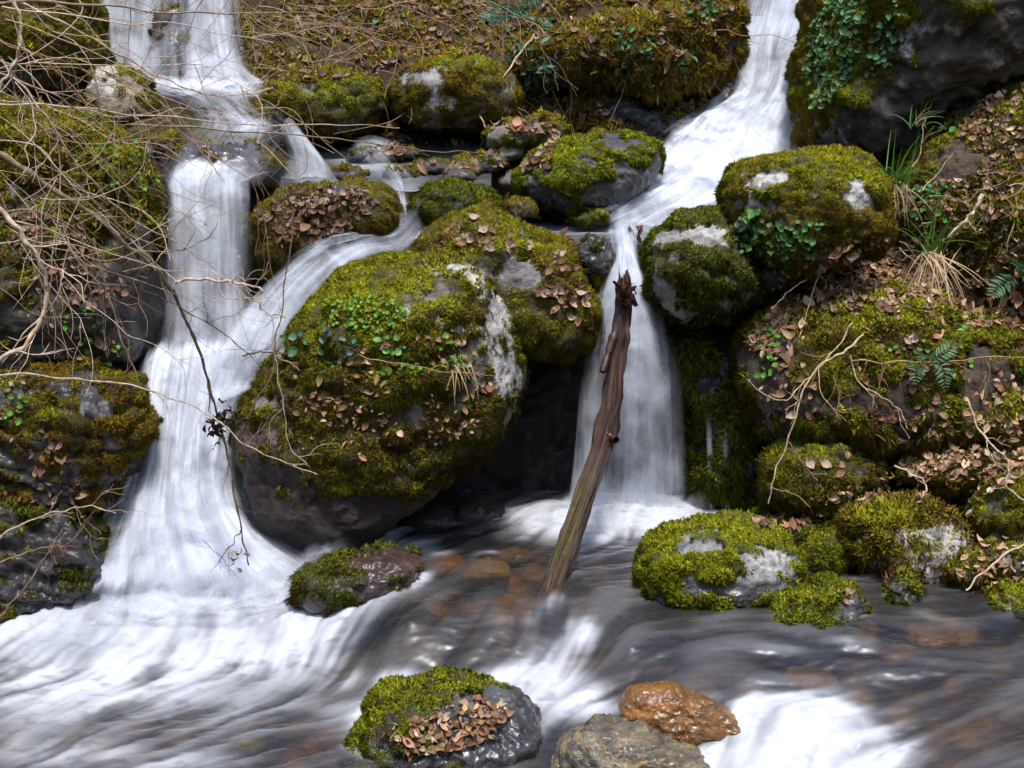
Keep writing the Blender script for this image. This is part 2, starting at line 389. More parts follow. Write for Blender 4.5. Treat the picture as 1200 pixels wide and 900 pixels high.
LIME, GREEN, OLIVE, BROWN, OCHRE, DEEP = (.50, .52, .035), (.23, .29, .025), (.34, .29, .035), (.22, .135, .055), (.46, .27, .035), (.075, .11, .02)
PAL = {'main': (.20, .24, .22, .34, .05, .07), 'green': (.22, .42, .2, .05, .0, .11), 'lime': (.62, .24, .12, .02, 0, 0), 'olive': (.12, .12, .5, .16, .1, 0),
       'gold': (.24, .10, .36, .12, .20, .03), 'brown': (.06, .1, .34, .44, .06, 0), 'dark': (.03, .3, .16, .16, 0, .35), 'ochre': (.08, .1, .24, .22, .36, 0)}
PC = np.array([LIME, GREEN, OLIVE, BROWN, OCHRE, DEEP])
TUFTS = []
def ell(px, py, e):
    q = ((px - e[0]) / e[2]) ** 2 + ((py - e[1]) / e[3]) ** 2
    return np.exp(-q * 0.9)
def tufts(pt, nm, col, ln, wd, hang, rng, blades=3, up=0.25):
    n = len(pt); P_, N_, D_, L_, W_, C_ = [], [], [], [], [], []
    for k in range(blades):
        r = rng.normal(size=(n, 3)); d = nm * 0.8 + r * 0.42
        side = np.clip(1 - nm[:, 2], 0, 1.6)[:, None]
        d[:, 2:3] -= hang * side; d[:, 2] += up * np.clip(nm[:, 2], 0, 1)
        d /= np.linalg.norm(d, axis=1)[:, None]
        L = ln * rng.uniform(.55, 1.35, n) * (1 + hang * side[:, 0] * .7)
        s = np.cross(d, rng.normal(size=(n, 3))); s /= np.linalg.norm(s, axis=1)[:, None] + 1e-9
        s = s * (wd * rng.uniform(.6, 1.3, n))[:, None] * .5
        b0 = pt + rng.normal(size=(n, 3)) * np.reshape(ln * np.ones(n), (-1, 1)) * .22 - nm * .002
        sn = nm * .62 + d * .38; sn /= np.linalg.norm(sn, axis=1)[:, None] + 1e-9
        v = np.stack([b0 - s, b0 + s, b0 + d * L[:, None]], 1).reshape(-1, 3)
        P_.append(v); N_.append(np.repeat(sn, 3, 0)); C_.append(np.repeat(col * rng.uniform(.7, 1.3, (n, 1)), 3, 0))
    v = np.concatenate(P_); return v, np.arange(len(v)).reshape(-1, 3), np.concatenate(N_), np.clip(np.concatenate(C_), 0, .8)
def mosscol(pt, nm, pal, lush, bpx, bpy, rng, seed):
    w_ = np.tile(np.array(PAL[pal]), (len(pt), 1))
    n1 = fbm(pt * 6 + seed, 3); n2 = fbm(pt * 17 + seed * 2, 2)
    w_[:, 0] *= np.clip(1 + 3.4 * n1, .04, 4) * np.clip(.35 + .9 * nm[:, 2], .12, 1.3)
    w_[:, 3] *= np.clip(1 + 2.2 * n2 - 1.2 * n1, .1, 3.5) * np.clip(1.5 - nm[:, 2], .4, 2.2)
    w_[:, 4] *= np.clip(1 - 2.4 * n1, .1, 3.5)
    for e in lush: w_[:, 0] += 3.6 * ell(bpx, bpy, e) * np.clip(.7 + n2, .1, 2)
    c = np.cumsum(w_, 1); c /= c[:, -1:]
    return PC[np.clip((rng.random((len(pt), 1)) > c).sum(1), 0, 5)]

def rock(label, poly, Y, ry, pal='green', cov=.25, tint=(.2, .2, .2), name='boulder', cat='boulder', up=.45, bare=(), lush=(), lich=(), add=(), stain_shade=(), veins=0.0,
         hang=.6, ln=.0115, dens=1.0, sub=6, rough=1.0, e=.78, tilt=.25, strata=0, wet=0.0, wz=None, group=None, moss=True, dy=0.0):
    global BN
    seed = len(TUFTS) * 3.71 + 1.3; rng = np.random.default_rng(100 + len(TUFTS)); TUFTS.append(1)
    W = np.array([P(a, b_, Y) for a, b_ in poly]); W2 = W[:, [0, 2]]
    # centre of area of the outline
    x, z = W2[:, 0], W2[:, 1]; x1, z1 = np.roll(x, -1), np.roll(z, -1); cr = x * z1 - x1 * z; A = cr.sum() / 2
    c2 = np.array([((x + x1) * cr).sum() / (6 * A), ((z + z1) * cr).sum() / (6 * A)])
    d2 = []
    for i in range(len(W2)):
        for t in np.linspace(0, 1, 12, endpoint=False): d2.append(W2[i] * (1 - t) + np.roll(W2, -1, 0)[i] * t)
    d2 = np.array(d2) - c2; th = np.arctan2(d2[:, 1], d2[:, 0]); rr = np.hypot(d2[:, 0], d2[:, 1]); o = np.argsort(th)
    mean0 = rr.mean()
    tg = np.linspace(-math.pi, math.pi, 181)[:-1]; rg = np.interp(tg, th[o], rr[o], period=2 * math.pi)
    for _ in range(5 if mean0 > .25 else 2): rg = rg * .5 + .25 * (np.roll(rg, 1) + np.roll(rg, -1))
    if moss: rg = np.maximum(rg - (.010 + .45 * ln) * np.clip(.4 + cov, .2, 1), rg * .7)
    dv, f = ico(sub)
    th = np.arctan2(dv[:, 2], dv[:, 0]); rho = np.hypot(dv[:, 0], dv[:, 2]); Rr = np.interp(th, tg, rg, period=2 * math.pi)
    mean = rg.mean()
    v = np.stack([c2[0] + np.cos(th) * Rr * rho ** e, Y + np.sign(dv[:, 1]) * ry * np.abs(dv[:, 1]) ** e, c2[1] + np.sin(th) * Rr * rho ** e], 1)
    ctr = np.array([c2[0], Y, c2[1]])
    v[:, 1] += tilt * (v[:, 2] - ctr[2])
    n0, _ = vnormals(v, f); S = min(mean, ry)
    disp = S * rough * (.17 * fbm(v * (1.1 / S) + seed, 3) + .055 * ridged(v * (3.2 / S) + seed, 3)) * np.clip(1.15 - .6 * rho ** 4, .4, 1)
    disp += .010 * rough * fbm(v * 22 + seed, 3)
    if strata:
        q = (v[:, 2] + .35 * v[:, 0] - .25 * v[:, 1]) / strata + 1.2 * fbm(v * 3 + seed, 3)
        fr = q - np.floor(q); disp += S * .075 * (np.abs(fr - .5) * 2 - .5) * sstep(0, .25, fr)
    v = v + n0 * disp[:, None]
    n1, _ = vnormals(v, f)
    px, py = proj(v)
    score = cov - .15 + .95 * fbm(v * (2.2 / max(S, .12)) + seed * 2, 4) + .5 * fbm(v * 14 + seed, 3) + up * n1[:, 2]
    for q in bare: score -= 1.3 * ell(px, py, q)
    for q in add: score += 1.3 * ell(px, py, q)
    m = sstep(0, .22, score) if moss else np.zeros(len(v))
    li = np.zeros(len(v))
    for q in lich: li = np.maximum(li, ell(px, py, q) + .5 * fbm(v * 16 + seed, 3) + .35 * fbm(v * 50 + seed, 2) - .12)
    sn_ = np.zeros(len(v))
    for q in stain_shade: sn_ = np.maximum(sn_, ell(px, py, q))
    li = sstep(.3, .55, li); m = m * (1 - li)
    v = v + n1 * (m * (.012 + .016 * fbm(v * 13 + seed, 3)))[:, None]
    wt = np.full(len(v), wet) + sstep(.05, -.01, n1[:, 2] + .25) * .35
    if wz is not None: wt = np.maximum(wt, sstep(wz + .13, wz + .02, v[:, 2] + .04 * fbm(v * 8, 2)))
    wt = np.clip(wt, 0, 1)
    org = np.array([ctr[0], Y, v[:, 2].min()])
    ob = mk(name, v, f, M_STONE, attrs={'moss': m, 'lichen': li, 'wet': wt, 'stain_shade': np.clip(sn_ * 1.3, 0, 1), 'veins': np.full(len(v), veins)}, origin=org)
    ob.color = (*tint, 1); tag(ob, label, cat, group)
    BV.append(v); BF.append(f); BN += len(v)
    if moss:
        n2, ar = vnormals(v, f); fm = m[f].mean(1); fc = v[f].mean(1); fnm = n2[f].mean(1)
        view = CAM - fc; view /= np.linalg.norm(view, axis=1)[:, None]
        wgt = ar * np.clip(fm, 0, 1) * ((fnm * view).sum(1) > -.35)
        px_f, py_f = proj(fc); wgt = wgt * ((px_f > -80) & (px_f < 1290) & (py_f > -60))
        cnt = int(wgt.sum() * 34000 * dens)
        if cnt > 30:
            pick = rng.choice(len(f), cnt, p=wgt / wgt.sum()); r1, r2 = rng.random((2, cnt)); s1 = np.sqrt(r1)
            tv = v[f[pick]]; pt = tv[:, 0] * (1 - s1)[:, None] + tv[:, 1] * (s1 * (1 - r2))[:, None] + tv[:, 2] * (s1 * r2)[:, None]
            nm = fnm[pick]; a, b_ = proj(pt)
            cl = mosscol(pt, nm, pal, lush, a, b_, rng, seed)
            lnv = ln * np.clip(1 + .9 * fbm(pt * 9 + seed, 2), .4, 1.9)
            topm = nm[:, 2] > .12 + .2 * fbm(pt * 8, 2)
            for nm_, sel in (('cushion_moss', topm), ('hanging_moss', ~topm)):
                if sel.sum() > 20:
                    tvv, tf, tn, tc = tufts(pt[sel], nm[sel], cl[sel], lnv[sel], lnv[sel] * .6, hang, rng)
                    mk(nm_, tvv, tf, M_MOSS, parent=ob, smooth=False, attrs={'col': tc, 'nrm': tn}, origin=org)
    return ob

GREY, DARK, PALE, RUST, PURP = (.20, .20, .21), (.055, .05, .05), (.34, .33, .31), (1.0, .44, .04), (.10, .07, .075)
# --- the middle of the picture
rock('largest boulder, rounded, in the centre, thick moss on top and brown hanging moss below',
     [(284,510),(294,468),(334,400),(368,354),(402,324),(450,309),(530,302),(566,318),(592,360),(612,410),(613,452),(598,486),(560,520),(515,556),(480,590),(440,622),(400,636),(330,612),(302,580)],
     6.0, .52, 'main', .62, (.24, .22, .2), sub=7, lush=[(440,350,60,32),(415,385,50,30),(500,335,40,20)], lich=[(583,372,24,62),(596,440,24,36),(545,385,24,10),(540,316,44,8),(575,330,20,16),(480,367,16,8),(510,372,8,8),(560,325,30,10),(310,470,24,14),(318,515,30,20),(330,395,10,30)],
     bare=[(360,612,110,34),(400,630,110,28),(298,565,24,46),(470,612,60,26)], stain_shade=[(340,575,150,80),(300,535,60,80),(440,600,120,70)], hang=.75, wz=.36, rough=.75, tilt=.12, e=.72)  # red base of the boulder, its undercut shade painted in with the tint
rock('leaf-strewn mossy boulder directly behind the largest boulder',
     [(486,302),(490,278),(520,258),(560,249),(620,272),(662,288),(690,325),(702,365),(692,400),(640,412),(590,395),(540,370),(500,340)],
     6.5, .42, 'olive', .35, (.23, .22, .21), bare=[(612,318,45,16)], add=[(675,350,34,50),(630,375,50,24)], lush=[(610,283,30,12)], hang=.8, tilt=.3, wet=.1)
rock('mossy boulder with grey bare top at the right edge of the middle waterfall',
     [(750,305),(760,280),(800,255),(850,249),(878,268),(880,340),(850,368),(790,368),(757,335)], 6.35, .36, 'dark', .45, PALE, bare=[(815,275,45,10)], lich=[(830,272,30,8)], hang=.9)
rock('round golden green mossy boulder below the tall upper right boulder',
     [(847,232),(860,202),(900,187),(960,177),(1010,181),(1036,215),(1036,268),(1010,292),(960,312),(920,322),(880,303),(856,272)], 6.3, .40, 'gold', .6, PALE,
     lich=[(905,208,36,9),(1003,222,10,20),(890,220,14,8)], bare=[(905,208,30,8),(1003,222,9,18)], lush=[(980,200,45,20)], dens=1.2, sub=7, rough=.7)
rock('tall overhanging boulder in the top right corner with ivy on its left face',
     [(940,135),(944,80),(960,30),(985,-40),(1100,-80),(1280,-60),(1290,40),(1180,88),(1120,132),(1062,168),(1000,185),(953,178)], 7.5, .75, 'gold', .22, (.055, .045, .034),
     up=.5, add=[(985,90,45,80),(1060,20,60,30)], lich=[(1075,34,26,10),(1118,36,16,7),(1062,58,10,9)], bare=[(1130,85,90,60),(1030,150,70,30),(1085,40,50,20)], lush=[(1120,4,60,14),(1000,90,20,60)], sub=7, wet=.15, tilt=-.15, rough=1.4)
rock('long bright green mossy boulder above the upper pool with a dark wet nose',
     [(598,212),(625,180),(660,166),(700,158),(750,158),(773,170),(773,195),(752,228),(720,247),(680,252),(640,244),(605,230)], 7.2, .34, 'green', .42, (.085, .085, .09),
     bare=[(720,168,30,9),(760,215,36,26),(740,240,40,16)], lush=[(650,190,30,18),(690,178,40,12)], hang=1.0, wet=.3, sub=7, rough=.7)
rock('grey-topped boulder with ochre and green moss on the slope between the waterfalls',
     [(457,108),(470,86),(510,68),(545,62),(582,80),(606,105),(606,138),(560,152),(500,152),(470,138)], 7.9, .38, 'ochre', .55, PALE, bare=[(490,92,22,9)], lush=[(545,75,26,9)], dens=.8)
rock('wide rounded olive boulder left of the ochre mossed boulder on the slope',
     [(303,138),(315,102),(350,88),(400,84),(440,94),(452,125),(442,152),(400,165),(340,168),(310,155)], 7.9, .4, 'olive', .42, (.15, .14, .12), lush=[(390,105,45,14)], dens=.8, ln=.011)
rock('dark wet boulder covered in brown leaves beside the left waterfall',
     [(290,268),(310,240),(360,220),(420,216),(450,226),(468,256),(456,276),(412,284),(362,300),(328,328),(298,330)], 6.78, .26, 'brown', .05, PURP, up=.2, add=[(440,260,25,30),(310,290,18,30)], wet=.7, hang=.8)
rock('low dark mossy rock just above the left corner of the upper pool',
     [(480,244),(500,222),(530,211),(572,225),(592,246),(580,264),(500,266)], 6.98, .2, 'dark', .5, DARK, name='rock', cat='rock', hang=1.0, wet=.3, sub=5)
rock('small mossy stone in the upper pool before the long green boulder',
     [(591,247),(605,234),(625,240),(630,254),(595,258)], 6.85, .07, 'gold', .2, GREY, name='stone', cat='stone', sub=4, wet=.3)
rock('flat green stone lying in the upper pool under the dark wet nose',
     [(668,256),(690,246),(712,250),(716,262),(680,266)], 6.9, .08, 'green', .3, DARK, name='stone', cat='stone', sub=4, wet=.5)
rock('flat grey rock with a green mossy edge above the long green boulder',
     [(563,158),(590,141),(640,137),(667,150),(652,168),(610,180),(568,174)], 7.65, .22, 'olive', .2, (.22, .21, .19), name='rock', cat='rock', sub=5, bare=[(610,150,30,8)])
rock('black wet stone wedged in the lip of the middle waterfall',
     [(672,292),(690,279),(712,282),(722,300),(714,320),(685,322)], 6.38, .1, 'dark', -.4, (.03, .03, .032), name='stone', cat='stone', sub=5, wet=1.0)
rock('dark dripping moss wall right of the middle waterfall',
     [(783,385),(800,368),(860,364),(890,400),(893,520),(890,612),(805,612),(802,480)], 6.55, .3, 'dark', .35, (.05, .045, .045), name='rock_wall', cat='rock', wet=.6, hang=1.1, ln=.02, bare=[(855,410,22,40)], rough=1.2)
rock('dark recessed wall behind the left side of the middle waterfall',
     [(520,420),(600,385),(700,330),(720,420),(720,620),(600,640),(480,640),(470,520)], 6.95, .3, 'dark', -.5, (.012, .010, .010), name='rock_wall', cat='rock', wet=.25, moss=False)  # near-black tint paints the void's shade into the rock
rock('earthy mossy overhang of roots and moss between the back slope and the right cascade',
     [(596,70),(650,40),(720,26),(800,12),(866,6),(862,70),(840,104),(780,112),(700,108),(640,100)], 8.2, .4, 'ochre', .3, (.07, .05, .035), name='earth_bank', cat='bank', sub=7, rough=1.3, hang=1.0, ln=.018, dens=.7)
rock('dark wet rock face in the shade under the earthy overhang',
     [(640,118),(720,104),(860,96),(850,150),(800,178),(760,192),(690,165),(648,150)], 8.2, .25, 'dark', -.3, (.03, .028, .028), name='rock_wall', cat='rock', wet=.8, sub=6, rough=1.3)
# --- the right bank
rock('wide mossy mound of the right bank with dry stems hanging over its edge',
     [(868,408),(895,370),(960,348),(1060,346),(1130,374),(1200,390),(1280,400),(1290,505),(1190,520),(1080,514),(1000,505),(900,505),(874,455)], 6.2, .5, 'main', .38, (.055, .04, .028),
     lush=[(1060,362,60,14)], bare=[(905,425,20,30),(1000,470,50,14),(1150,440,30,30)], sub=7, hang=.8, ln=.018, rough=.9, tilt=.35)
rock('mossy hump under the right bank mound with a few leaves on top',
     [(890,575),(900,540),(940,513),(990,507),(1030,528),(1037,552),(1002,580),(950,596),(905,598)], 5.85, .26, 'main', .55, (.1, .09, .07), lush=[(950,525,40,12)], hang=.9, rough=.7)
rock('smaller mossy hump beside it near the bent white twig',
     [(1042,553),(1070,526),(1110,512),(1150,518),(1164,545),(1120,566),(1060,568)], 5.8, .2, 'olive', .5, (.1, .09, .07), sub=5, hang=.8)
rock('brown green shaggy boulder with a pale bare front on the right bank by the water',
     [(983,632),(990,606),(1030,592),(1090,589),(1130,614),(1138,642),(1112,674),(1060,680),(1010,664)], 5.45, .26, 'brown', .5, PALE,
     bare=[(1080,645,50,30),(1115,635,18,28)], lich=[(1082,646,44,24),(1114,636,14,22)], lush=[(1040,605,30,8)], hang=.9, ln=.02, sub=7, rough=.7)
rock('bright lime green mossy boulder with a bare grey side in the pool',
     [(744,678),(750,646),(790,626),(860,614),(915,627),(940,655),(932,690),(860,710),(790,706),(748,698)], 5.3, .27, 'lime', .42, (.27, .27, .28),
     bare=[(900,668,26,22),(822,642,28,8),(850,690,60,8)], lich=[(905,660,24,16)], lush=[(830,632,50,14),(780,660,30,20)], dens=1.5, ln=.012, sub=7, hang=.4, wz=.0, rough=.7)
rock('low mossy rock in the water in front of the shaggy boulder',
     [(898,726),(930,702),(970,684),(1002,690),(1022,708),(992,730),(940,744),(908,742)], 4.97, .13, 'green', .35, (.16, .16, .17), name='rock', cat='rock', sub=5, bare=[(1000,708,16,14)], lush=[(950,700,20,8)], wz=-.01, hang=.6)
rock('small grey stone with a mossy foot at the waterline below the shaggy boulder',
     [(1033,703),(1044,682),(1064,675),(1080,694),(1062,714)], 5.08, .08, 'green', .0, GREY, name='stone', cat='stone', sub=5, wz=.03)
rock('mossy boulder cut by the right edge of the picture behind the thin white twigs',
     [(1138,605),(1165,562),(1210,538),(1270,560),(1270,645),(1190,648),(1148,628)], 5.5, .28, 'olive', .5, (.13, .12, .1), lush=[(1175,590,20,20)], sub=6)
rock('small mossy stone at the water edge by the right edge of the picture',
     [(1156,708),(1180,692),(1225,688),(1240,716),(1180,722)], 5.0, .12, 'lime', .35, GREY, name='stone', cat='stone', sub=5, wz=.02)
rock('low green moss cushion between the lime boulder and the shaggy boulder',
     [(930,660),(948,637),(985,626),(996,650),(962,672)], 5.45, .13, 'green', .6, DARK, name='rock', cat='rock', sub=5)
rock('dark slab with thin moss under the leafy ledge of the right bank',
     [(860,622),(930,600),(990,588),(1006,612),(962,640),(890,645)], 5.75, .22, 'dark', .25, DARK, name='rock', cat='rock', sub=5, wet=.4)
for q, lb in (([(1108,668),(1130,650),(1160,652),(1170,672),(1140,686),(1115,682)], 'dark grey stone among the bank stones, nearest the shaggy boulder'),
              ([(1150,650),(1172,640),(1200,648),(1215,668),(1190,676),(1160,670)], 'pale bluish stone among the bank stones at the right edge'),
              ([(1120,690),(1145,676),(1175,684),(1176,704),(1140,708)], 'brown wet stone among the bank stones, lowest at the water')):
    rock(lb, q, 5.2, .1, 'green', -.1, (.22, .23, .26) if 'pale' in lb else (.10, .09, .08), name='stone', cat='stone', group='stones at the foot of the right bank', sub=5, wz=.03)
rock('mossy shoulder of the right bank below the overhanging corner boulder',
     [(1030,250),(1045,205),(1090,160),(1140,118),(1200,80),(1290,70),(1290,330),(1200,335),(1130,320),(1060,300)], 6.95, .45, 'main', .32, (.10, .07, .045), sub=7, rough=1.1, tilt=.55, lush=[(1170,95,30,14),(1100,150,20,14)], bare=[(1170,190,60,40)])
rock('brown earth and moss lump on the right bank behind the dry grass',
     [(1140,330),(1150,250),(1200,215),(1290,210),(1290,380),(1200,385),(1160,370)], 6.5, .3, 'brown', .4, (.09, .06, .04), sub=6, hang=.9, rough=1.2)
# --- the left bank
rock('mossy boulder in the top left corner behind the bare twigs',
     [(-120,-30),(40,-50),(100,0),(116,60),(100,105),(40,128),(-120,140)], 7.6, .5, 'olive', .2, (.09, .08, .07), sub=6, rough=1.2)
rock('pale yellowish upright stone at the foot of the top left falls',
     [(104,118),(112,84),(134,74),(168,94),(184,132),(150,158),(112,148)], 7.45, .2, 'gold', -.1, (.26, .23, .15), name='rock', cat='rock', sub=5, lich=[(125,95,20,25)])
rock('large mossy bank boulder left of the left waterfall, thinly grown with green herbs',
     [(-150,120),(0,118),(110,150),(165,205),(190,262),(192,340),(180,400),(110,440),(0,450),(-150,450)], 6.25, .5, 'main', .38, (.05, .042, .034), sub=7, rough=1.1, lush=[(130,180,36,30),(100,150,40,16)], bare=[(165,350,50,60),(110,390,60,40)], wet=.15, hang=.7)
rock('dark rock with ochre moss beside the foot of the left waterfall, upper of two',
     [(-100,448),(30,430),(100,438),(150,462),(180,492),(172,540),(130,580),(60,590),(-100,585)], 5.8, .38, 'ochre', .12, (.075, .07, .068), sub=7, strata=.07, wet=.35, lich=[(110,480,30,10)], rough=1.2)
rock('layered dark wet rock at the left edge beside the white water, lower of two',
     [(-100,575),(30,566),(100,588),(137,622),(132,690),(92,718),(0,740),(-100,745)], 5.6, .36, 'dark', -.15, (.06, .056, .056), sub=7, strata=.055, wet=.55, wz=-.1, rough=1.3)
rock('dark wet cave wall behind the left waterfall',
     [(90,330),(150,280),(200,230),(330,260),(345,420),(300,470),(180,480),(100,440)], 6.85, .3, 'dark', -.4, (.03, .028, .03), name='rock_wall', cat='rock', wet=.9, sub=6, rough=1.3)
rock('wet purplish rock splitting the top left falls',
     [(178,70),(188,20),(215,-10),(232,40),(228,106),(186,106)], 8.12, .2, 'brown', -.4, PURP, name='rock', cat='rock', wet=.8, sub=5, rough=1.3)
rock('smooth dark wet rock at the lip of the left waterfall',
     [(178,218),(190,184),(230,166),(300,168),(334,194),(326,222),(250,232)], 6.95, .22, 'brown', -.45, (.09, .08, .095), name='rock', cat='rock', wet=.9, sub=5, rough=.7)
rock('small leafy mossy rock on the left bank above the wet lip rock',
     [(158,178),(175,160),(205,158),(214,176),(195,190),(165,192)], 7.0, .1, 'olive', .1, (.09, .06, .06), name='rock', cat='rock', sub=5)
# --- small stones of the upper stream
UP = [(545,196,24,12,7.35,(.33,.22,.11),'tan orange stone in the heap of stones beside the long green boulder'),(572,190,22,13,7.4,(.16,.15,.15),'grey slab on the heap of stones beside the long green boulder'),
      (596,178,18,12,7.5,(.26,.22,.17),'rounded beige stone on top of the heap beside the long green boulder'),(610,210,26,11,7.3,(.17,.16,.15),'flat grey stone at the root of the long green boulder'),
      (538,206,22,8,7.25,(.09,.08,.08),'black flat stone at the water edge of the stone heap'),(424,182,18,9,7.5,(.10,.10,.12),'dark stone with a thin trickle beside it in the upper stream'),
      (405,205,26,10,7.3,(.09,.06,.06),'reddish dark stone under the fallen twigs in the upper stream'),(270,137,10,6,7.7,(.24,.2,.19),'small pinkish stone in the upper left stream'),
      (248,135,8,6,7.7,(.1,.1,.12),'small dark stone in the upper left stream'),(470,205,30,9,7.35,(.10,.085,.08),'low brown slab in the middle of the upper stream'),
      (508,196,26,8,7.4,(.08,.07,.07),'dark wet slab beside the stone heap in the upper stream'),(462,180,30,9,7.6,(.09,.07,.06),'dark leafy stone below the ochre mossed boulder')]
for x, y, a, c, Y, tn, lb in UP:
    rock(lb, [(x - a, y + c * .4), (x - a * .6, y - c * .7), (x + a * .1, y - c), (x + a * .8, y - c * .5), (x + a, y + c * .4), (x + a * .3, y + c), (x - a * .6, y + c)], Y, a * Y / FPX * .9,
         'olive', -.35, tn, name='stone', cat='stone', group='stones in the upper stream', sub=4, wet=.35)
# --- rocks standing in the stream in front
rock('low reddish mossy rock in the white water below the largest boulder',
     [(342,696),(352,672),(400,655),(462,650),(490,660),(492,682),(440,704),(400,714),(358,708)], 5.33, .18, 'dark', -.02, (.12, .055, .045), name='rock', cat='rock', add=[(385,680,36,16)], bare=[(450,660,40,14)], wet=.6, wz=-.03, sub=6)
rock('front boulder with lime moss and a heap of leaves in the foreground stream',
     [(406,874),(432,834),(480,812),(560,808),(616,828),(636,854),(624,884),(560,904),(480,908),(416,896)], 4.42, .22, 'green', .12, (.16, .16, .17), lush=[(455,820,22,28)], add=[(455,825,30,36),(510,800,60,10)], bare=[(570,870,60,30),(600,835,50,40)], wz=-.2, sub=7, ln=.011)
rock('glossy orange brown stone in the foreground stream',
     [(724,828),(738,810),(782,806),(838,826),(892,858),(870,864),(820,866),(770,862),(735,850)], 4.40, .09, 'gold', -1, RUST, name='stone', cat='stone', moss=False, wet=1.0, sub=7, rough=.75, veins=.45)
rock('streaked grey and ochre rock leaning against the orange stone',
     [(646,894),(656,874),(700,852),(764,862),(824,886),(842,904),(720,920),(652,912)], 4.24, .15, 'gold', -1, (.27, .26, .23), name='rock', cat='rock', moss=False, strata=.045, wet=.6, sub=7, rough=.75, veins=1.0)
rock('green mossy rock under the water sliding over the ledge',
     [(378,812),(402,784),(450,772),(520,780),(545,806),(470,826),(410,826)], 5.04, .2, 'green', -1, (.07, .085, .025), name='rock', cat='rock', wet=.4, sub=6, moss=False)
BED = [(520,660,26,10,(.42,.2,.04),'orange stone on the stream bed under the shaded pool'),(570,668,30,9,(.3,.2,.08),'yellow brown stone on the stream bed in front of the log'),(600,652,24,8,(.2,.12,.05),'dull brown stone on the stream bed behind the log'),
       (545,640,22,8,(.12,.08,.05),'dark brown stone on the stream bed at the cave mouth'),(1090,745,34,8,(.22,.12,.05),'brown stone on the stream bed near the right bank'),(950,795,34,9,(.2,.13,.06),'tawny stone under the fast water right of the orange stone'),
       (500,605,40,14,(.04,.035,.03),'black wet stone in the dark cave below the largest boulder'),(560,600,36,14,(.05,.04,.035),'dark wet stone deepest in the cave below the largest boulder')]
for x, y, a, c, tn, lb in BED:
    q = PZ(x, y, float(water_z(*[np.array([t_]) for t_ in PZ(x, y, -.08)[:2]])[0]) - (.0 if y < 610 else .055)); rock(lb, [(x - a, y + c * .4), (x - a * .6, y - c * .7), (x + a * .1, y - c), (x + a * .8, y - c * .5), (x + a, y + c * .4), (x + a * .3, y + c), (x - a * .6, y + c)], q[1], a * q[1] / FPX * .9,
         'olive', -1, tn, name='stone', cat='stone', group='stones on the stream bed', sub=4, moss=False, wet=.4)

# ------------------------------------------------------------------ the stream in front: flow-aligned surface
hs = 0.006
wx = np.arange(-2.5, 2.5, hs); wy = np.arange(3.55, 6.62, hs); WX, WY = np.meshgrid(wx, wy); WZ0 = water_z(WX, WY)
wpx, wpy = proj(np.stack([WX, WY, WZ0], -1))
FL = [(200,650,0,1),(200,700,-.15,1),(100,740,-1,.5),(40,790,-1,.3),(-100,800,-1,.2),(300,690,.5,.7),(370,690,.8,.5),(330,740,-.5,.6),(250,780,-1,.3),(120,860,-1,.25),(400,800,-1,.12),(500,805,-1,.1),(350,880,-1,.1),
      (800,650,-1,.3),(620,680,-.8,.5),(520,660,-.9,.3),(560,730,-.9,.6),(470,730,-1,.6),(430,760,-1,.6),(640,740,-.7,.7),(600,780,-.8,.5),(690,745,-.7,.7),(660,800,-.8,.5),
      (1100,740,-1,.06),(1000,760,-1,-.12),(900,770,-1,-.1),(800,740,-1,.04),(800,770,-1,.06),(740,780,-1,.15),(860,720,-1,.05),(760,710,-1,.08),(1000,820,-1,.2),(1150,820,-1,.12),(860,830,-.6,.8),(930,860,-.2,1),(1000,880,.2,1),(1100,880,-1,.25),(760,890,-1,.3),(620,860,-.9,.4),(1200,880,-1,.1),
      (730,600,0,1),(660,610,-1,.4),(800,610,1,.5),(730,640,-.3,1)]
FP = []; FD = []
for a, b_, c, d in FL:
    q0 = PZ(a, b_, -.1); q1 = PZ(a + c * 10, b_ + d * 10, -.1); dd = (q1 - q0)[:2]; FP.append(q0[:2]); FD.append(dd / np.linalg.norm(dd))
FP, FD = np.array(FP), np.array(FD)
st = 8; cX, cY = WX[::st, ::st], WY[::st, ::st]
d2 = ((cX[..., None] - FP[:, 0]) ** 2 + (cY[..., None] - FP[:, 1]) ** 2) + .012
wgt = d2 ** -2.2; fl = (wgt[..., None] * FD).sum(2) / wgt.sum(2)[..., None]
ang = fbm(np.stack([cX * 2.2, cY * 3.5, cX * 0], -1).reshape(-1, 3), 3).reshape(cX.shape) * .42
fx = fl[..., 0] * np.cos(ang) - fl[..., 1] * np.sin(ang); fy = fl[..., 0] * np.sin(ang) + fl[..., 1] * np.cos(ang)
nf = np.hypot(fx, fy) + 1e-6; fx, fy = fx / nf, fy / nf
def blur(a, n):
    for _ in range(n):
        a = (a + np.roll(a, 1, 0) + np.roll(a, -1, 0)) / 3; a = (a + np.roll(a, 1, 1) + np.roll(a, -1, 1)) / 3
    return a
def norm01(a):
    a = (a - a.mean()) / (a.std() + 1e-9); return a
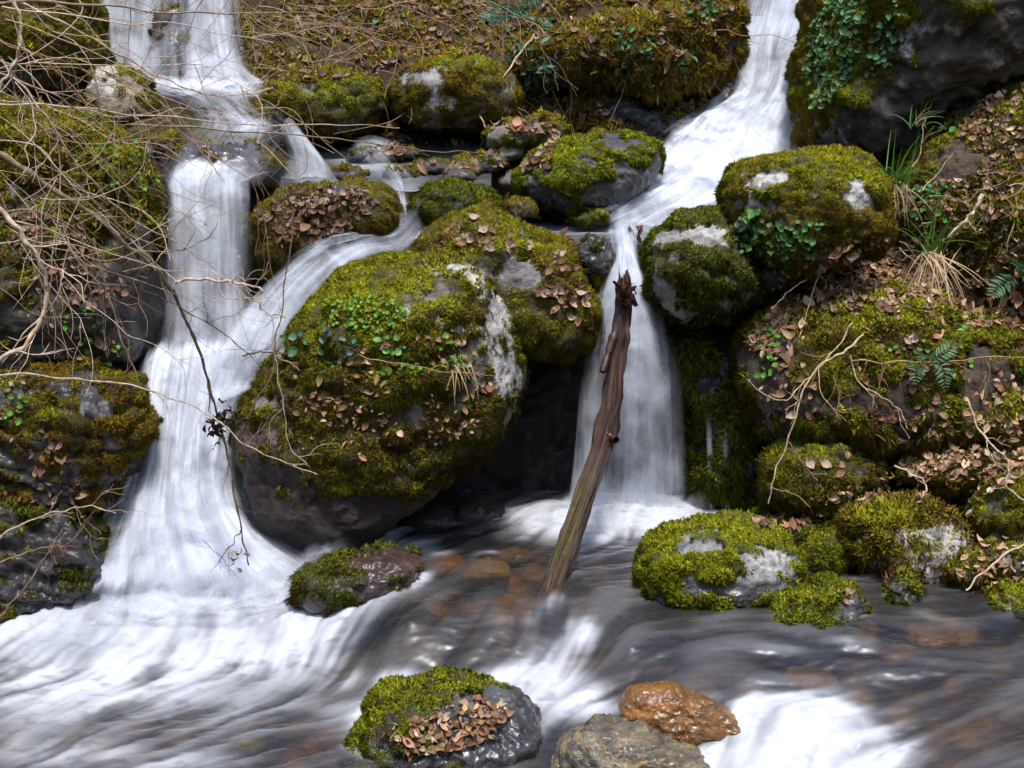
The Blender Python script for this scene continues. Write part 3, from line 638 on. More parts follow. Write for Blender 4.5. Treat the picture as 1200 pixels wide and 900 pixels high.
def lic(noise_, L, step):
    ny, nx = noise_.shape; acc = noise_.copy(); iy0, ix0 = np.mgrid[0:ny, 0:nx].astype(np.float32)
    for sg in (1, -1):
        x_, y_ = ix0.copy(), iy0.copy()
        for k in range(L):
            cx = np.clip((x_ / st + .5).astype(np.int32), 0, fx.shape[1] - 1); cy = np.clip((y_ / st + .5).astype(np.int32), 0, fx.shape[0] - 1)
            x_ += sg * step * fx[cy, cx]; y_ += sg * step * fy[cy, cx]
            xi = np.clip(x_, 0, nx - 1.01); yi = np.clip(y_, 0, ny - 1.01); x0 = xi.astype(np.int32); y0 = yi.astype(np.int32); ff = xi - x0; gg = yi - y0
            s_ = noise_[y0, x0] * (1 - ff) * (1 - gg) + noise_[y0, x0 + 1] * ff * (1 - gg) + noise_[y0 + 1, x0] * (1 - ff) * gg + noise_[y0 + 1, x0 + 1] * ff * gg
            acc += s_ * (1 - k / L)
    return norm01(acc)
wn = RNG.normal(size=WX.shape).astype(np.float32)
fine = lic(norm01(blur(wn, 2)), 14, 1.6); coarse = lic(norm01(blur(RNG.normal(size=WX.shape).astype(np.float32), 30)), 12, 2.2)
mid = lic(norm01(blur(RNG.normal(size=WX.shape).astype(np.float32), 7)), 18, 2.0)
streak = .25 * fine + .6 * mid + .6 * coarse
streak = norm01(streak)
FO = [(210,706,130,20,.8),(642,706,18,7,.55),(612,726,30,5,.35),(200,655,100,50,1.5),(250,700,130,38,1.25),(60,752,130,26,.78),(190,748,130,30,.75),(20,815,130,28,.5),(320,735,50,30,.6),(380,635,70,14,1.0),(440,642,40,8,.7),(310,665,60,34,1.0),(632,716,14,5,.5),(660,700,20,5,.3),
      (682,742,14,12,1.1),(655,768,22,16,1.0),(620,788,26,10,.85),(655,822,36,16,.8),(570,800,90,9,.55),(440,796,60,8,.4),(370,775,30,8,.35),(700,830,26,12,.5),
      (930,850,55,30,1.25),(1000,882,50,22,1.1),(884,816,12,10,.6),(915,840,24,18,.8),(960,872,60,26,1.0),(860,895,40,12,.7),(900,900,60,14,.8),
      (730,602,75,18,1.7),(650,606,32,12,1.0),(815,606,32,9,.9),(735,622,90,12,.5),(950,758,40,6,.5),(1000,752,24,5,.35),(860,762,40,6,.15),(1090,722,60,5,.25),(1120,760,60,5,.12),
      (150,892,110,12,.6),(330,850,120,20,.25),(240,820,160,24,.28),(480,835,60,20,.3),(520,742,80,10,.15),(780,740,70,10,.08),(1040,800,90,12,.06),(640,700,40,10,.2),(30,870,80,16,.3)]
D = np.full(WX.shape, .05)
for a, b_, c, d, e_ in FO: D += e_ * np.exp(-.5 * (((wpx - a) / c) ** 2 + ((wpy - b_) / d) ** 2))
rv, rf, ro = [], [], 0
for v_, f_ in zip(BV[1:], BF[1:]):
    if v_[:, 1].min() < 6.2 and v_[:, 2].min() < .15: rv.append(v_); rf += (f_ + ro).tolist(); ro += len(v_)
RB = BVHTree.FromPolygons(np.concatenate(rv).tolist(), rf)
cz = 5; cd = np.array([[(RB.find_nearest(Vector((a_, b2, c_)), .12)[3] or .2) for a_, b2, c_ in zip(r0, r1, r2)] for r0, r1, r2 in zip(WX[::cz, ::cz], WY[::cz, ::cz], WZ0[::cz, ::cz])])
cd = np.where(cd > .12, .2, cd); cd = np.repeat(np.repeat(cd, cz, 0), cz, 1)[:WX.shape[0], :WX.shape[1]]; cd = blur(cd, 3)
cn = fbm(np.stack([WX * 7, WY * 9, WX * 0 + 8], -1).reshape(-1, 3), 3).reshape(WX.shape)
D = D + .42 * np.exp(-(cd / .035) ** 2) * np.clip(.35 + 1.3 * cn, 0, 1.2)
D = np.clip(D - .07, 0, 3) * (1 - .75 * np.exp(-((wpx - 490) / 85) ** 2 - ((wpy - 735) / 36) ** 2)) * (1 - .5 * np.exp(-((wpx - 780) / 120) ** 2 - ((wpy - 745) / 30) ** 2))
D = blur(D, 4); Dc = np.clip(D, 0, 1.3); sf = norm01(.55 * blur(mid, 2) + .75 * coarse + .32 * fine + .4 * fbm(np.stack([WX * 6, WY * 11, WX * 0 + 5], -1).reshape(-1, 3), 4).reshape(WX.shape))
foam = .90 * sstep(.08, 1.08, Dc * (1 + .16 * sf))
foam = foam * (1 - .7 * sstep(.6, -2.3, sf) * (1 - .5 * sstep(.55, 1.3, Dc)))
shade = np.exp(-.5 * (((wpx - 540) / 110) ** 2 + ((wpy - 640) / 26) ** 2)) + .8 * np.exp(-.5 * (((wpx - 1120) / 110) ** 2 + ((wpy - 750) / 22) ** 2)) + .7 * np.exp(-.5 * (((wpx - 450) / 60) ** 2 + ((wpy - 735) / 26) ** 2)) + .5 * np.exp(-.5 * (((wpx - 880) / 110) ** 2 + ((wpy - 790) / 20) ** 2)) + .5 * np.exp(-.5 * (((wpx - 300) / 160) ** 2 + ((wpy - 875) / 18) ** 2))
lf2 = fbm(np.stack([WX * 12, WY * 18, WX * 0 + 21], -1).reshape(-1, 3), 4).reshape(WX.shape)
foam = foam * (1 - .42 * sstep(.05, .75, lf2) * (1 - .6 * sstep(.8, 1.3, Dc)))
foam = np.clip(foam + (.10 * sstep(-.8, 2.6, sf) + .008) * (1 - .7 * np.exp(-((wpx - 490) / 85) ** 2 - ((wpy - 725) / 40) ** 2)) * np.clip(1 - shade, .15, 1), 0, .95)  # thin pale veil paints sky sheen between the real foam, weaker in shade
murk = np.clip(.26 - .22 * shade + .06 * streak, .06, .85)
hgt = blur(.0014 * mid + .0032 * coarse + .0007 * fine, 3) + .0045 * fbm(np.stack([WX * 9, WY * 22, WX * 0 + 1], -1).reshape(-1, 3), 3).reshape(WX.shape) * (1 - .75 * np.exp(-.5 * (((wpx - 560) / 120) ** 2 + ((wpy - 635) / 30) ** 2)))
lump = fbm(np.stack([WX * 5, WY * 6, WX * 0 + 3], -1).reshape(-1, 3), 4).reshape(WX.shape)
WZZ = WZ0 + hgt + .022 * np.clip(D - .3, 0, 1) * (lump + .35) + .05 * np.exp(-.5 * (((wpx - 730) / 80) ** 2 + ((wpy - 602) / 14) ** 2)) + .06 * np.exp(-.5 * (((wpx - 200) / 90) ** 2 + ((wpy - 670) / 22) ** 2)) + .05 * np.exp(-.5 * (((wpx - 950) / 40) ** 2 + ((wpy - 850) / 16) ** 2))
wv = np.stack([WX, WY, WZZ], -1).reshape(-1, 3)
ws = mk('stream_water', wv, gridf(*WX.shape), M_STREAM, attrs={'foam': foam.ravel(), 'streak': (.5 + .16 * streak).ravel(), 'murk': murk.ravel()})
tag(ws, 'fast silky stream with white foam streaks across the foreground', 'water', kind='structure')

# ------------------------------------------------------------------ falls and cascades
def strip(rows, nr, nc, dens, jit=.02, layers=3, gap=.022, bow=.05, seed=0, edge=.26, vfade=(0, 0)):
    """rows of (left x, left y, left distance, right x, right y, right distance); layers of streaked sheet, one mesh"""
    L_ = crom([P(*r[:3]) for r in rows], nr); R_ = crom([P(*r[3:6]) for r in rows], nr)
    dr = crom([[r[6] if len(r) > 6 else dens] for r in rows], nr)[:, 0]
    V, F, A, U = [], [], [], []; off = 0
    u = np.linspace(0, 1, nc); 
    mid_ = (L_ + R_) / 2; vl = np.concatenate([[0], np.cumsum(np.linalg.norm(np.diff(mid_, axis=0), axis=1))]); wd = np.linalg.norm(R_ - L_, axis=1).mean()
    tangent = np.gradient(mid_, axis=0); across = R_ - L_; nn = np.cross(across, tangent); nn /= np.linalg.norm(nn, axis=1)[:, None] + 1e-9
    nn = np.where(((CAM - mid_) * nn).sum(1)[:, None] < 0, -nn, nn)
    for k in range(layers):
        s_ = seed + 13.7 * k
        g = L_[:, None] * (1 - u)[None, :, None] + R_[:, None] * u[None, :, None]
        uu, vv = np.meshgrid(u * wd, vl)
        q = np.stack([uu * 9 + s_, vv * 1.2, uu * 0 + s_], -1).reshape(-1, 3); q2 = np.stack([uu * 26, vv * 2.2 + s_, uu * 0 + s_], -1).reshape(-1, 3)
        h = (fbm(q, 3) * jit + fbm(q2, 2) * jit * .18).reshape(nr, nc) + bow * (4 * u * (1 - u))[None] * (1 - sstep(.72, .98, np.linspace(0, 1, nr)))[:, None] + (k - (layers - 1) / 2) * gap
        g = g + nn[:, None] * h[..., None]
        q[:, 1] *= 1.4; wob = fbm(q * .6 + 4, 2).reshape(nr, nc)
        uu2 = u[None] + .22 * wob
        ed = sstep(0, edge, uu2) * sstep(0, edge, 1 - uu2)
        vf = np.ones(nr)
        if vfade[0]: vf *= sstep(0, vfade[0], vl)
        if vfade[1]: vf *= sstep(0, vfade[1], vl[-1] - vl)
        V.append(g.reshape(-1, 3)); F.append(gridf(nr, nc, off)); off += nr * nc
        A.append((ed * (dr * vf)[:, None] * (1 + .25 * wob)).ravel()); U.append(np.stack([uu + s_ * .37, vv + s_ * 1.13], -1).reshape(-1, 2))
    return np.concatenate(V), np.concatenate(F), np.concatenate(A), np.concatenate(U)
def mat_spray():
    m, t, out = newmat('spray'); b = NB(t); p = b.pos(); d = b.attr('dens')
    a = b.math('MULTIPLY', d, b.math('MULTIPLY', b.mapr(b.noise(p, 9, 5, 0.6, 0.6), 0.34, 0.62), b.mapr(b.noise(p, 40, 3, 0.6), 0.2, 0.6, 0.6, 1.0)), True)
    tr = b.n('ShaderNodeBsdfTransparent'); b.l(b.mixs(a, tr.outputs[0], foam_bsdf(b)), out.inputs[0]); return m
M_SPRAY = mat_spray()
def spray(label, *rows, h=.16, layers=5, depth=.22, dens=.5, seed=0):
    '''soft spray thrown up along a line at the foot of a fall'''
    V, F, A = [], [], []; off = 0; ln_ = crom([P(*r) for r in rows], 60); u = np.linspace(0, 1, 60)
    for k in range(layers):
        for_ = np.linspace(0, 1, 16); hh = h * (.6 + .8 * fbm(np.stack([u * 7 + k * 3.1, u * 0 + seed, u * 0], 1), 3)) * (1 - .5 * k / layers)
        g = ln_[None] + np.stack([0 * u[None] * for_[:, None], -(k - .5) * depth / layers - .05 * (1 - for_[:, None]) + 0 * u[None], (for_[:, None] ** .8) * hh[None] - .02], -1)
        q = g.reshape(-1, 3); g = g + (fbm(q * 9 + seed + k, 3) * .03).reshape(16, 60)[..., None] * np.array([.5, 1, .4])
        V.append(g.reshape(-1, 3)); F.append(gridf(16, 60, off)); off += 960
        A.append((dens * (1 - sstep(.15, 1, for_))[:, None] * (sstep(0, .15, u) * sstep(0, .15, 1 - u))[None]).ravel())
    o = mk('spray', np.concatenate(V), np.concatenate(F), M_SPRAY, attrs={'dens': np.concatenate(A)}); return tag(o, label, 'spray', kind='stuff')
def fall(name, label, *parts):
    off = 0; V, F, A, U = [], [], [], []
    for v, f, a, u in parts:
        V.append(v); F.append(f + off); A.append(a); U.append(u); off += len(v)
    o = mk(name, np.concatenate(V), np.concatenate(F), M_FALL, attrs={'dens': np.clip(np.concatenate(A), 0, 1.25)}, uv=np.concatenate(U))
    return tag(o, label, 'waterfall', kind='structure')

fall('waterfall', 'left waterfall, a tall white veil between the mossy banks',
     strip([(186,196,6.75,325,205,6.85,.5),(180,214,6.55,300,212,6.6,.72),(182,236,6.44,300,232,6.46,.6),(184,300,6.36,300,300,6.38,.52),(180,370,6.3,306,370,6.3,.54),(168,425,6.22,318,425,6.22,.7),(158,470,6.1,320,465,6.1,.7)], 120, 70, .7, seed=1, jit=.03, vfade=(.15, .12)))
fall('cascade', 'broad white lower step of the left waterfall spilling into the foreground',
     strip([(172,415,6.22,315,415,6.2,.5),(160,450,6.1,316,440,6.1,.86),(156,500,5.96,300,490,5.98,.9),(146,560,5.84,300,550,5.86,.82),(128,610,5.7,312,600,5.74,.8),(108,655,5.55,345,640,5.6,.85),(85,700,5.4,400,670,5.45,.85),(60,725,5.3,440,690,5.35,.3)], 120, 80, 1, seed=3, jit=.05, layers=4, gap=.03, bow=.10, vfade=(.1, .12)))
fall('cascade', 'curving white chute running down between the dark leafy boulder and the largest boulder',
     strip([(462,250,6.9,520,258,6.95,.02),(436,262,6.78,506,272,6.82,.22),(408,276,6.6,482,298,6.66,.5),(358,292,6.36,432,308,6.38,.6),(314,328,6.2,390,338,6.22,.62),(280,370,6.1,358,372,6.12,.66),(254,420,6.02,330,418,6.03,.75),(222,470,6.0,306,470,6.02,.75),(200,520,5.9,292,510,5.93,.5)], 110, 46, .8, seed=5, jit=.02, gap=.016, bow=.04, vfade=(.1, .15)))
fall('waterfall', 'middle waterfall, a narrow lip widening into a white curtain behind the leaning log',
     strip([(704,276,6.62,772,270,6.66,.2),(708,290,6.5,758,284,6.52,.5),(712,318,6.38,756,312,6.4,.8),(700,345,6.3,776,340,6.3,.78),(690,390,6.25,791,388,6.25,.64),(680,450,6.22,800,450,6.22,.6),(672,540,6.2,805,540,6.2,.6),(664,604,6.2,810,604,6.2,.9)], 120, 60, .7, seed=7, jit=.03, bow=.1, vfade=(.15, 0)))
fall('cascade', 'upper right cascade, solid white water rushing down past the tall corner boulder',
     strip([(890,-60,9.0,990,-60,9.0,.6),(876,-10,8.72,988,-10,8.7,.5),(866,30,8.5,980,25,8.45,.5),(852,75,8.25,968,75,8.2,.58),(842,118,8.05,956,122,8.0,.75),(790,150,7.85,954,168,7.7,.85),(756,182,7.55,950,205,7.35,.92),(740,215,7.25,880,245,7.0,.88),(700,246,7.0,800,272,6.75,.6),(670,262,6.85,770,284,6.6,.25)], 130, 70, .9, seed=9, jit=.05, layers=4, gap=.03, bow=.05, vfade=(0, .2)),
     strip([(862,40,8.5,900,20,8.55,.5),(850,80,8.3,895,80,8.3,.6),(842,125,8.1,900,125,8.1,.5)], 40, 24, .5, seed=10, jit=.03, layers=2))
fall('waterfall', 'top left falls, two thin veils either side of the purplish rock',
     strip([(170,-60,8.4,240,-60,8.4,.3),(172,20,8.05,240,20,8.05,.26),(168,60,7.92,242,60,7.92,.22),(160,104,7.8,250,104,7.8,.4)], 50, 40, .3, seed=31, jit=.05, bow=.06, layers=2),
     strip([(92,-40,8.5,130,-40,8.5,.3),(96,20,8.1,132,20,8.1,.3),(100,100,7.85,140,100,7.85,.35),(96,112,7.8,150,112,7.8,.35)], 40, 20, .3, seed=32, jit=.04, bow=.02, layers=2),
     strip([(116,-60,8.6,205,-60,8.6,.36),(112,-5,8.25,204,-5,8.25,.36),(106,50,8.0,204,50,8.0,.36),(100,104,7.8,206,104,7.8,.55)], 60, 40, .5, seed=11, jit=.04, bow=.03),
     strip([(204,-60,8.6,276,-60,8.6,.42),(206,-5,8.25,280,-5,8.25,.42),(208,50,8.0,286,50,8.0,.45),(208,90,7.85,298,90,7.85,.7),(180,106,7.75,325,106,7.75,.85)], 60, 34, .5, seed=12, jit=.04, bow=.03))
fall('cascade', 'upper left stream stepping over stones down to the left waterfall',
     strip([(104,94,7.82,325,96,7.82,.3),(108,102,7.76,325,104,7.76,.85),(120,110,7.7,322,112,7.7,.5),(160,118,7.6,318,120,7.65,.28),(200,134,7.4,325,136,7.45,.32),(205,150,7.15,345,150,7.2,.5),(190,162,6.95,345,164,7.0,.25),(184,176,6.8,340,178,6.85,.14),(182,196,6.68,330,198,6.7,.16),(184,210,6.55,300,212,6.6,.5)], 90, 60, .5, seed=14, jit=.02, layers=2, bow=.02),
     strip([(326,152,7.3,352,152,7.3,.25),(330,172,7.1,368,172,7.1,.45),(332,192,6.95,385,192,6.98,.5),(326,212,6.8,398,212,6.84,.4)], 40, 24, .5, seed=15, jit=.02, layers=2),
     strip([(405,172,7.62,465,170,7.65,.3),(410,184,7.5,462,182,7.52,.5),(424,196,7.38,466,193,7.4,.2),(446,222,7.2,478,216,7.25,.28),(458,244,7.0,480,240,7.05,.5),(440,262,6.85,486,258,6.9,.3)], 40, 24, .5, seed=16, jit=.015, layers=2))
fall('trickle', 'thin trickles of water dripping down the dark moss wall',
     strip([(826,480,6.2,834,480,6.2,.45),(830,598,6.2,838,598,6.2,.5)], 30, 6, .5, seed=18, jit=.004, layers=2, bow=0, gap=.008, vfade=(.15, 0)),
     strip([(846,495,6.18,855,495,6.18,.5),(848,596,6.18,856,596,6.18,.5)], 30, 6, .5, seed=19, jit=.004, layers=2, bow=0, gap=.008, vfade=(.15, 0)))
spray('white spray at the foot of the middle waterfall', (628,600,6.12), (700,602,6.14), (760,602,6.14), (835,606,6.1), h=.13, dens=.75, seed=1)
spray('white spray at the foot of the left waterfall', (70,715,5.42), (140,700,5.42), (240,690,5.4), (330,680,5.42), (420,640,5.55), h=.17, depth=.3, dens=.7, seed=2)
spray('spray where the left waterfall and the chute meet', (160,452,6.1), (210,462,6.05), (270,455,6.02), (310,440,6.02), h=.15, depth=.15, dens=.65, seed=3)
spray('spray along the left edge of the white lower step', (168,440,6.05), (150,520,5.85), (130,600,5.68), (100,680,5.5), h=.12, depth=.12, dens=.5, seed=4)
spray('white spray below the orange brown stone', (905,826,4.55), (945,845,4.5), (990,866,4.42), (1040,888,4.35), h=.05, depth=.15, dens=.6, seed=5)
spray('spray at the foot of the upper right cascade', (730,252,6.95), (790,262,6.85), (850,245,7.0), h=.08, depth=.15, dens=.5, seed=6)
# upper pool and wet slabs of the upper stream: level water
def pool(name, label, x0, x1, y0, y1, z0, z1, fo, n=.012, sd=0):
    X_, Y_ = np.meshgrid(np.arange(x0, x1, n), np.arange(y0, y1, n)); t = (Y_ - y0) / (y1 - y0)
    q = np.stack([X_ * 3 + sd, Y_ * 8, X_ * 0], -1).reshape(-1, 3); s_ = fbm(q, 4).reshape(X_.shape)
    Z_ = z0 + (z1 - z0) * t + .012 * s_
    a_, b_ = proj(np.stack([X_, Y_, Z_], -1)); d_ = np.full(X_.shape, .04)
    for e_ in fo: d_ += e_[4] * ell(a_, b_, e_)
    o = mk(name, np.stack([X_, Y_, Z_], -1).reshape(-1, 3), gridf(*X_.shape), M_STREAM, attrs={'foam': np.clip(d_ * (1 + s_), 0, 1).ravel(), 'streak': (.5 + .2 * s_).ravel(), 'murk': np.full(X_.size, .4)})
    return tag(o, label, 'water', kind='structure')
pool('pool', 'small upper pool between the long green boulder and the middle waterfall lip', -.45, .95, 6.42, 7.35, 1.215, 1.25, [(720,262,60,10,.7),(650,268,40,6,.2),(500,270,30,14,.4)])
pool('pool', 'shallow upper stream pool below the wide olive boulder', -1.4, -.1, 7.05, 8.0, 1.42, 1.70, [(250,150,60,8,.5),(430,190,30,12,.4),(480,235,14,20,.5)], sd=5)

# ------------------------------------------------------------------ surface lookup for leaves, plants and twigs
def build_bvh():
    V = np.concatenate(BV); polys = []; off = 0
    for v, f in zip(BV, BF):
        polys += (f + off).tolist(); off += len(v)
    return BVHTree.FromPolygons(V.tolist(), polys)
BVH = build_bvh()
def hit(px, py, maxd=30):
    d = Vector(ray(px, py)).normalized(); loc, n, i, dist = BVH.ray_cast(Vector(CAM), d, maxd)
    if loc is None: return None
    if n.dot(d) > 0: n = -n
    return np.array(loc), np.array(n)
def scatter(poly, n, rng, nz=-1.0, dense=None):
    poly = np.array(poly, float); lo, hi = poly.min(0), poly.max(0); out = []; tries = 0
    while len(out) < n and tries < n * 12:
        tries += 1; x = rng.uniform(lo[0], hi[0]); y = rng.uniform(lo[1], hi[1])
        if not inside(poly, np.array([x]), np.array([y]))[0]: continue
        h = hit(x, y)
        if h is None or h[1][2] < nz: continue
        if dense is not None and noise3(np.array([h[0] * dense]))[0] < rng.uniform(-.35, .35): continue
        out.append(h)
    return out
def frame(n, rng):
    t = np.cross(n, rng.normal(size=3)); t /= np.linalg.norm(t); return t, np.cross(n, t)
def leafmesh(L, W, curl, n=4):
    """one leaf along +x, folded at the midrib and curled"""
    x = np.linspace(0, 1, n + 1); prof = np.sin(np.pi * np.clip(x, .02, .98)) ** .8 * (1 - .25 * x)
    V = []; 
    for s in (-1, 0, 1):
        V.append(np.stack([x * L, s * W * .5 * prof, np.abs(s) * W * .18 + curl * L * (x - .5) ** 2 * 1.6], 1))
    V = np.array(V)                                             # 3 x n+1 x 3
    return V.transpose(1, 0, 2).reshape(-1, 3), gridf(n + 1, 3)
LCOL = np.array([(.55, .34, .20), (.42, .24, .135), (.64, .46, .31), (.28, .14, .08), (.16, .08, .048), (.66, .50, .39), (.36, .24, .10)])
LW = np.array([.22, .24, .14, .18, .10, .07, .05])
def litter(name, label, spots, size, rng, lift=.010, tilt=.36, darkc=1.0):
    V, F, C = [], [], []; off = 0
    for loc, n in spots:
        n = n + rng.normal(size=3) * tilt * .5 + np.array([0, 0, .3]); n /= np.linalg.norm(n)
        a, b_ = frame(n, rng); L = size * np.clip(rng.lognormal(-.08, .36), .4, 1.9); lv, lf = leafmesh(L, L * rng.uniform(.35, .85), rng.normal() * .7)
        lv = lv - np.array([L * .5, 0, 0])
        v = loc + lv[:, :1] * a + lv[:, 1:2] * b_ + (lv[:, 2:3] + lift * rng.uniform(.5, 2)) * n
        c = LCOL[rng.choice(len(LCOL), p=LW)] * rng.uniform(.55, 1.25) * rng.uniform(.9, 1.1, 3) * darkc
        V.append(v); F.append(lf + off); off += len(v); C.append(np.tile(c, (len(v), 1)))
    if not V: return None
    o = mk(name, np.concatenate(V), np.concatenate(F), M_LEAF, attrs={'col': np.concatenate(C)})
    return tag(o, label, 'leaf litter', kind='stuff')
lr = np.random.default_rng(77)
litter('leaf_litter', 'pinkish brown leaf litter covering the right bank under the dry grass', scatter([(900,350),(930,318),(1000,280),(1060,275),(1140,300),(1200,300),(1200,395),(1130,372),(1060,342),(960,346)], 1500, lr, -.3), .038, lr)
litter('leaf_litter', 'leaf litter along the top edge of the right bank mound below the straw beard', scatter([(940,338),(1060,332),(1140,350),(1200,382),(1130,388),(1060,364),(980,362)], 380, lr, -.3), .036, lr)
litter('leaf_litter', 'leaf litter spilling over the upper left of the right bank mound', scatter([(878,405),(915,355),(1000,325),(1060,338),(985,362),(915,425)], 260, lr, -.4, 4), .044, lr)
litter('leaf_litter', 'leaf litter on the sloping shoulder under the overhanging corner boulder', scatter([(1050,250),(1100,190),(1150,120),(1200,90),(1200,300),(1120,290)], 640, lr, -.2, 4), .034, lr)
litter('leaf_litter', 'leaf litter lying between the mossy humps and stones of the right bank', scatter([(880,612),(940,590),(1030,560),(1060,500),(1200,490),(1200,560),(1150,590),(1100,588),(1030,588),(985,605),(930,625),(900,625)], 720, lr, .1), .034, lr)
litter('leaf_litter', 'leaf litter in the gaps between the stones right of the shaggy boulder', scatter([(1138,600),(1165,620),(1200,650),(1200,690),(1140,690),(1100,690),(1130,660)], 90, lr, .0), .038, lr)
litter('leaf_litter', 'few dry leaves caught on the face of the right bank mound', scatter([(870,380),(960,340),(1100,350),(1200,400),(1200,520),(900,500)], 190, lr, -.4, 4), .036, lr)
litter('leaf_litter', 'dark brown leaf litter on the back slope under the brushwood', scatter([(270,0),(860,0),(860,110),(760,150),(640,140),(600,60),(470,70),(440,90),(290,100)], 1700, lr, -.5, 3), .046, lr, darkc=.6)
litter('leaf_litter', 'leaf litter around the stone heap of the upper stream', scatter([(430,150),(600,140),(670,150),(640,200),(480,200),(430,190)], 260, lr, -.2, 4), .042, lr, darkc=.8)
litter('leaf_litter', 'leaf litter matted on the dark wet boulder by the left waterfall', scatter([(300,250),(360,222),(420,218),(440,240),(400,280),(330,290)], 330, lr, -.3), .04, lr, darkc=.55)
litter('leaf_litter', 'heap of pinkish leaves lying on the front boulder', scatter([(445,858),(510,835),(560,818),(598,834),(575,868),(490,890)], 230, lr, -.2), .030, lr)
litter('leaf_litter', 'brown leaf bits scattered through the moss of the largest boulder', scatter([(330,430),(420,400),(520,380),(590,440),(560,510),(460,540),(340,530)], 260, lr, -.6, 6), .028, lr)
litter('leaf_litter', 'leaf litter on the left bank below the twigs', scatter([(0,260),(60,240),(160,300),(150,420),(0,430),(0,580),(60,600),(100,590)], 260, lr, -.3, 4), .036, lr, darkc=.7)

# single leaves one can count on the boulder behind the largest one
protos = []
for k in range(6):
    L = .036 + .004 * k; lv, lf = leafmesh(L, L * (.5 + .05 * k), (.9, -.5, .4, -.8, .2, .7)[k]); lv = lv - np.array([L * .5, 0, -.006])
    o = mk('fallen_leaf', lv, lf, M_LEAF, attrs={'col': np.tile(np.array([(.46, .28, .19), (.52, .34, .24), (.36, .2, .13), (.44, .25, .15), (.3, .15, .09), (.55, .4, .3)])[k], (len(lv), 1))}); protos.append(o)
used = [False] * 6
def lay(spots, label, group):
    for loc, n in spots:
        k = int(lr.integers(6))
        if used[k]: o = protos[k].copy(); COL.objects.link(o)
        else: o = protos[k]; used[k] = True
        q = Vector(n + lr.normal(size=3) * .25).to_track_quat('Z', 'X')
        o.rotation_mode = 'QUATERNION'; from_q = Vector((0, 0, 1)).to_track_quat('Z', 'X')
        import mathutils
        o.rotation_quaternion = q @ mathutils.Quaternion((0, 0, 1), lr.uniform(0, 6.28)); o.location = loc
        tag(o, label, 'leaf', group)
lay(scatter([(500,275),(550,255),(620,280),(640,290),(600,300),(540,290)], 46, lr, 0), 'curled pale brown leaf on the upper slope of the leaf-strewn boulder', 'leaves on top of the leaf-strewn boulder')
lay(scatter([(640,290),(665,300),(695,340),(690,385),(660,380),(630,340)], 60, lr, -.6), 'pinkish dry leaf clinging to the right flank of the leaf-strewn boulder', 'leaves on the flank of the leaf-strewn boulder')
lay(scatter([(930,540),(980,515),(1010,530),(980,560)], 9, lr, 0), 'single tan leaf resting on the mossy hump under the right bank mound', 'leaves on the mossy hump')
lay(scatter([(970,690),(1000,690),(1005,705),(985,706)], 6, lr, -.2), 'pale curled leaf on the low mossy rock in the water', 'leaves on the low mossy rock')
for i, o in enumerate(protos):
    if not used[i]: bpy.data.objects.remove(o)

# moss and low growth on the ground itself
def groundmoss(name, label, poly, n, pal, ln, seed, dense=3):
    rng = np.random.default_rng(seed); sp = scatter(poly, n, rng, -.6, dense)
    pt = np.array([s[0] for s in sp]); nm = np.array([s[1] for s in sp])
    pt = np.repeat(pt, 5, 0); nm = np.repeat(nm, 5, 0); j = rng.normal(size=pt.shape) * .018; j -= nm * (j * nm).sum(1)[:, None]; pt = pt + j
    a, b_ = proj(pt); cl = mosscol(pt, nm, pal, [], a, b_, rng, seed)
    lnv = ln * np.clip(1 + .9 * fbm(pt * 9 + seed, 2), .4, 1.9)
    v, f, nn, c = tufts(pt, nm, cl, lnv, lnv * .5, .6, rng)
    tag(mk(name, v, f, M_MOSS, smooth=False, attrs={'col': c, 'nrm': nn}), label, 'moss', kind='stuff')
groundmoss('moss_cover', 'patchy olive moss growing on the back slope', [(270,0),(870,0),(860,120),(760,150),(640,145),(600,60),(470,70),(290,110)], 3800, 'ochre', .024, 301)
groundmoss('moss_cover', 'moss growing on the right bank between stones and leaves', [(870,600),(1040,540),(1200,480),(1200,700),(1040,690),(930,640)], 700, 'olive', .016, 302)
groundmoss('moss_cover', 'moss growing on the left bank around the top left falls', [(0,0),(110,0),(110,120),(180,190),(190,300),(0,200)], 1500, 'olive', .02, 303)
groundmoss('moss_cover', 'moss growing on the shoulder of the right bank', [(1040,260),(1100,180),(1200,90),(1200,330),(1100,330)], 1100, 'main', .018, 304, 4)

# ------------------------------------------------------------------ branches and twigs
def tube(pts, r, sides=6):
    p = np.asarray(pts, float); n = len(p); t = np.gradient(p, axis=0); t /= np.linalg.norm(t, axis=1)[:, None] + 1e-9
    ref = np.array([.3, .9, .2]); a = np.cross(t, ref); a /= np.linalg.norm(a, axis=1)[:, None] + 1e-9; b_ = np.cross(t, a)
    th = np.linspace(0, 2 * math.pi, sides, endpoint=False); r = np.broadcast_to(r, (n,))
    v = (p[:, None] + r[:, None, None] * (np.cos(th)[None, :, None] * a[:, None] + np.sin(th)[None, :, None] * b_[:, None])).reshape(-1, 3)
    i = np.arange(n - 1)[:, None] * sides; j = np.arange(sides)[None]; k = (j + 1) % sides
    return v, np.stack([i + j, i + k, i + sides + k, i + sides + j], -1).reshape(-1, 4)
br = np.random.default_rng(41)
def wiggle(p, amp):
    n = len(p); q = np.stack([np.linspace(0, n * .22, n), np.full(n, br.uniform(0, 99)), np.zeros(n)], 1)
    return p + np.stack([noise3(q + 3 * k) for k in range(3)], 1) * amp
def twigpts(base, d, L, n=9, droop=0.0):
    p = [np.array(base)]; d = d / np.linalg.norm(d)
    for k in range(n):
        d = d + br.normal(size=3) * .21 + np.array([0, 0, -droop]); d /= np.linalg.norm(d); p.append(p[-1] + d * L / n)
    return np.array(p)
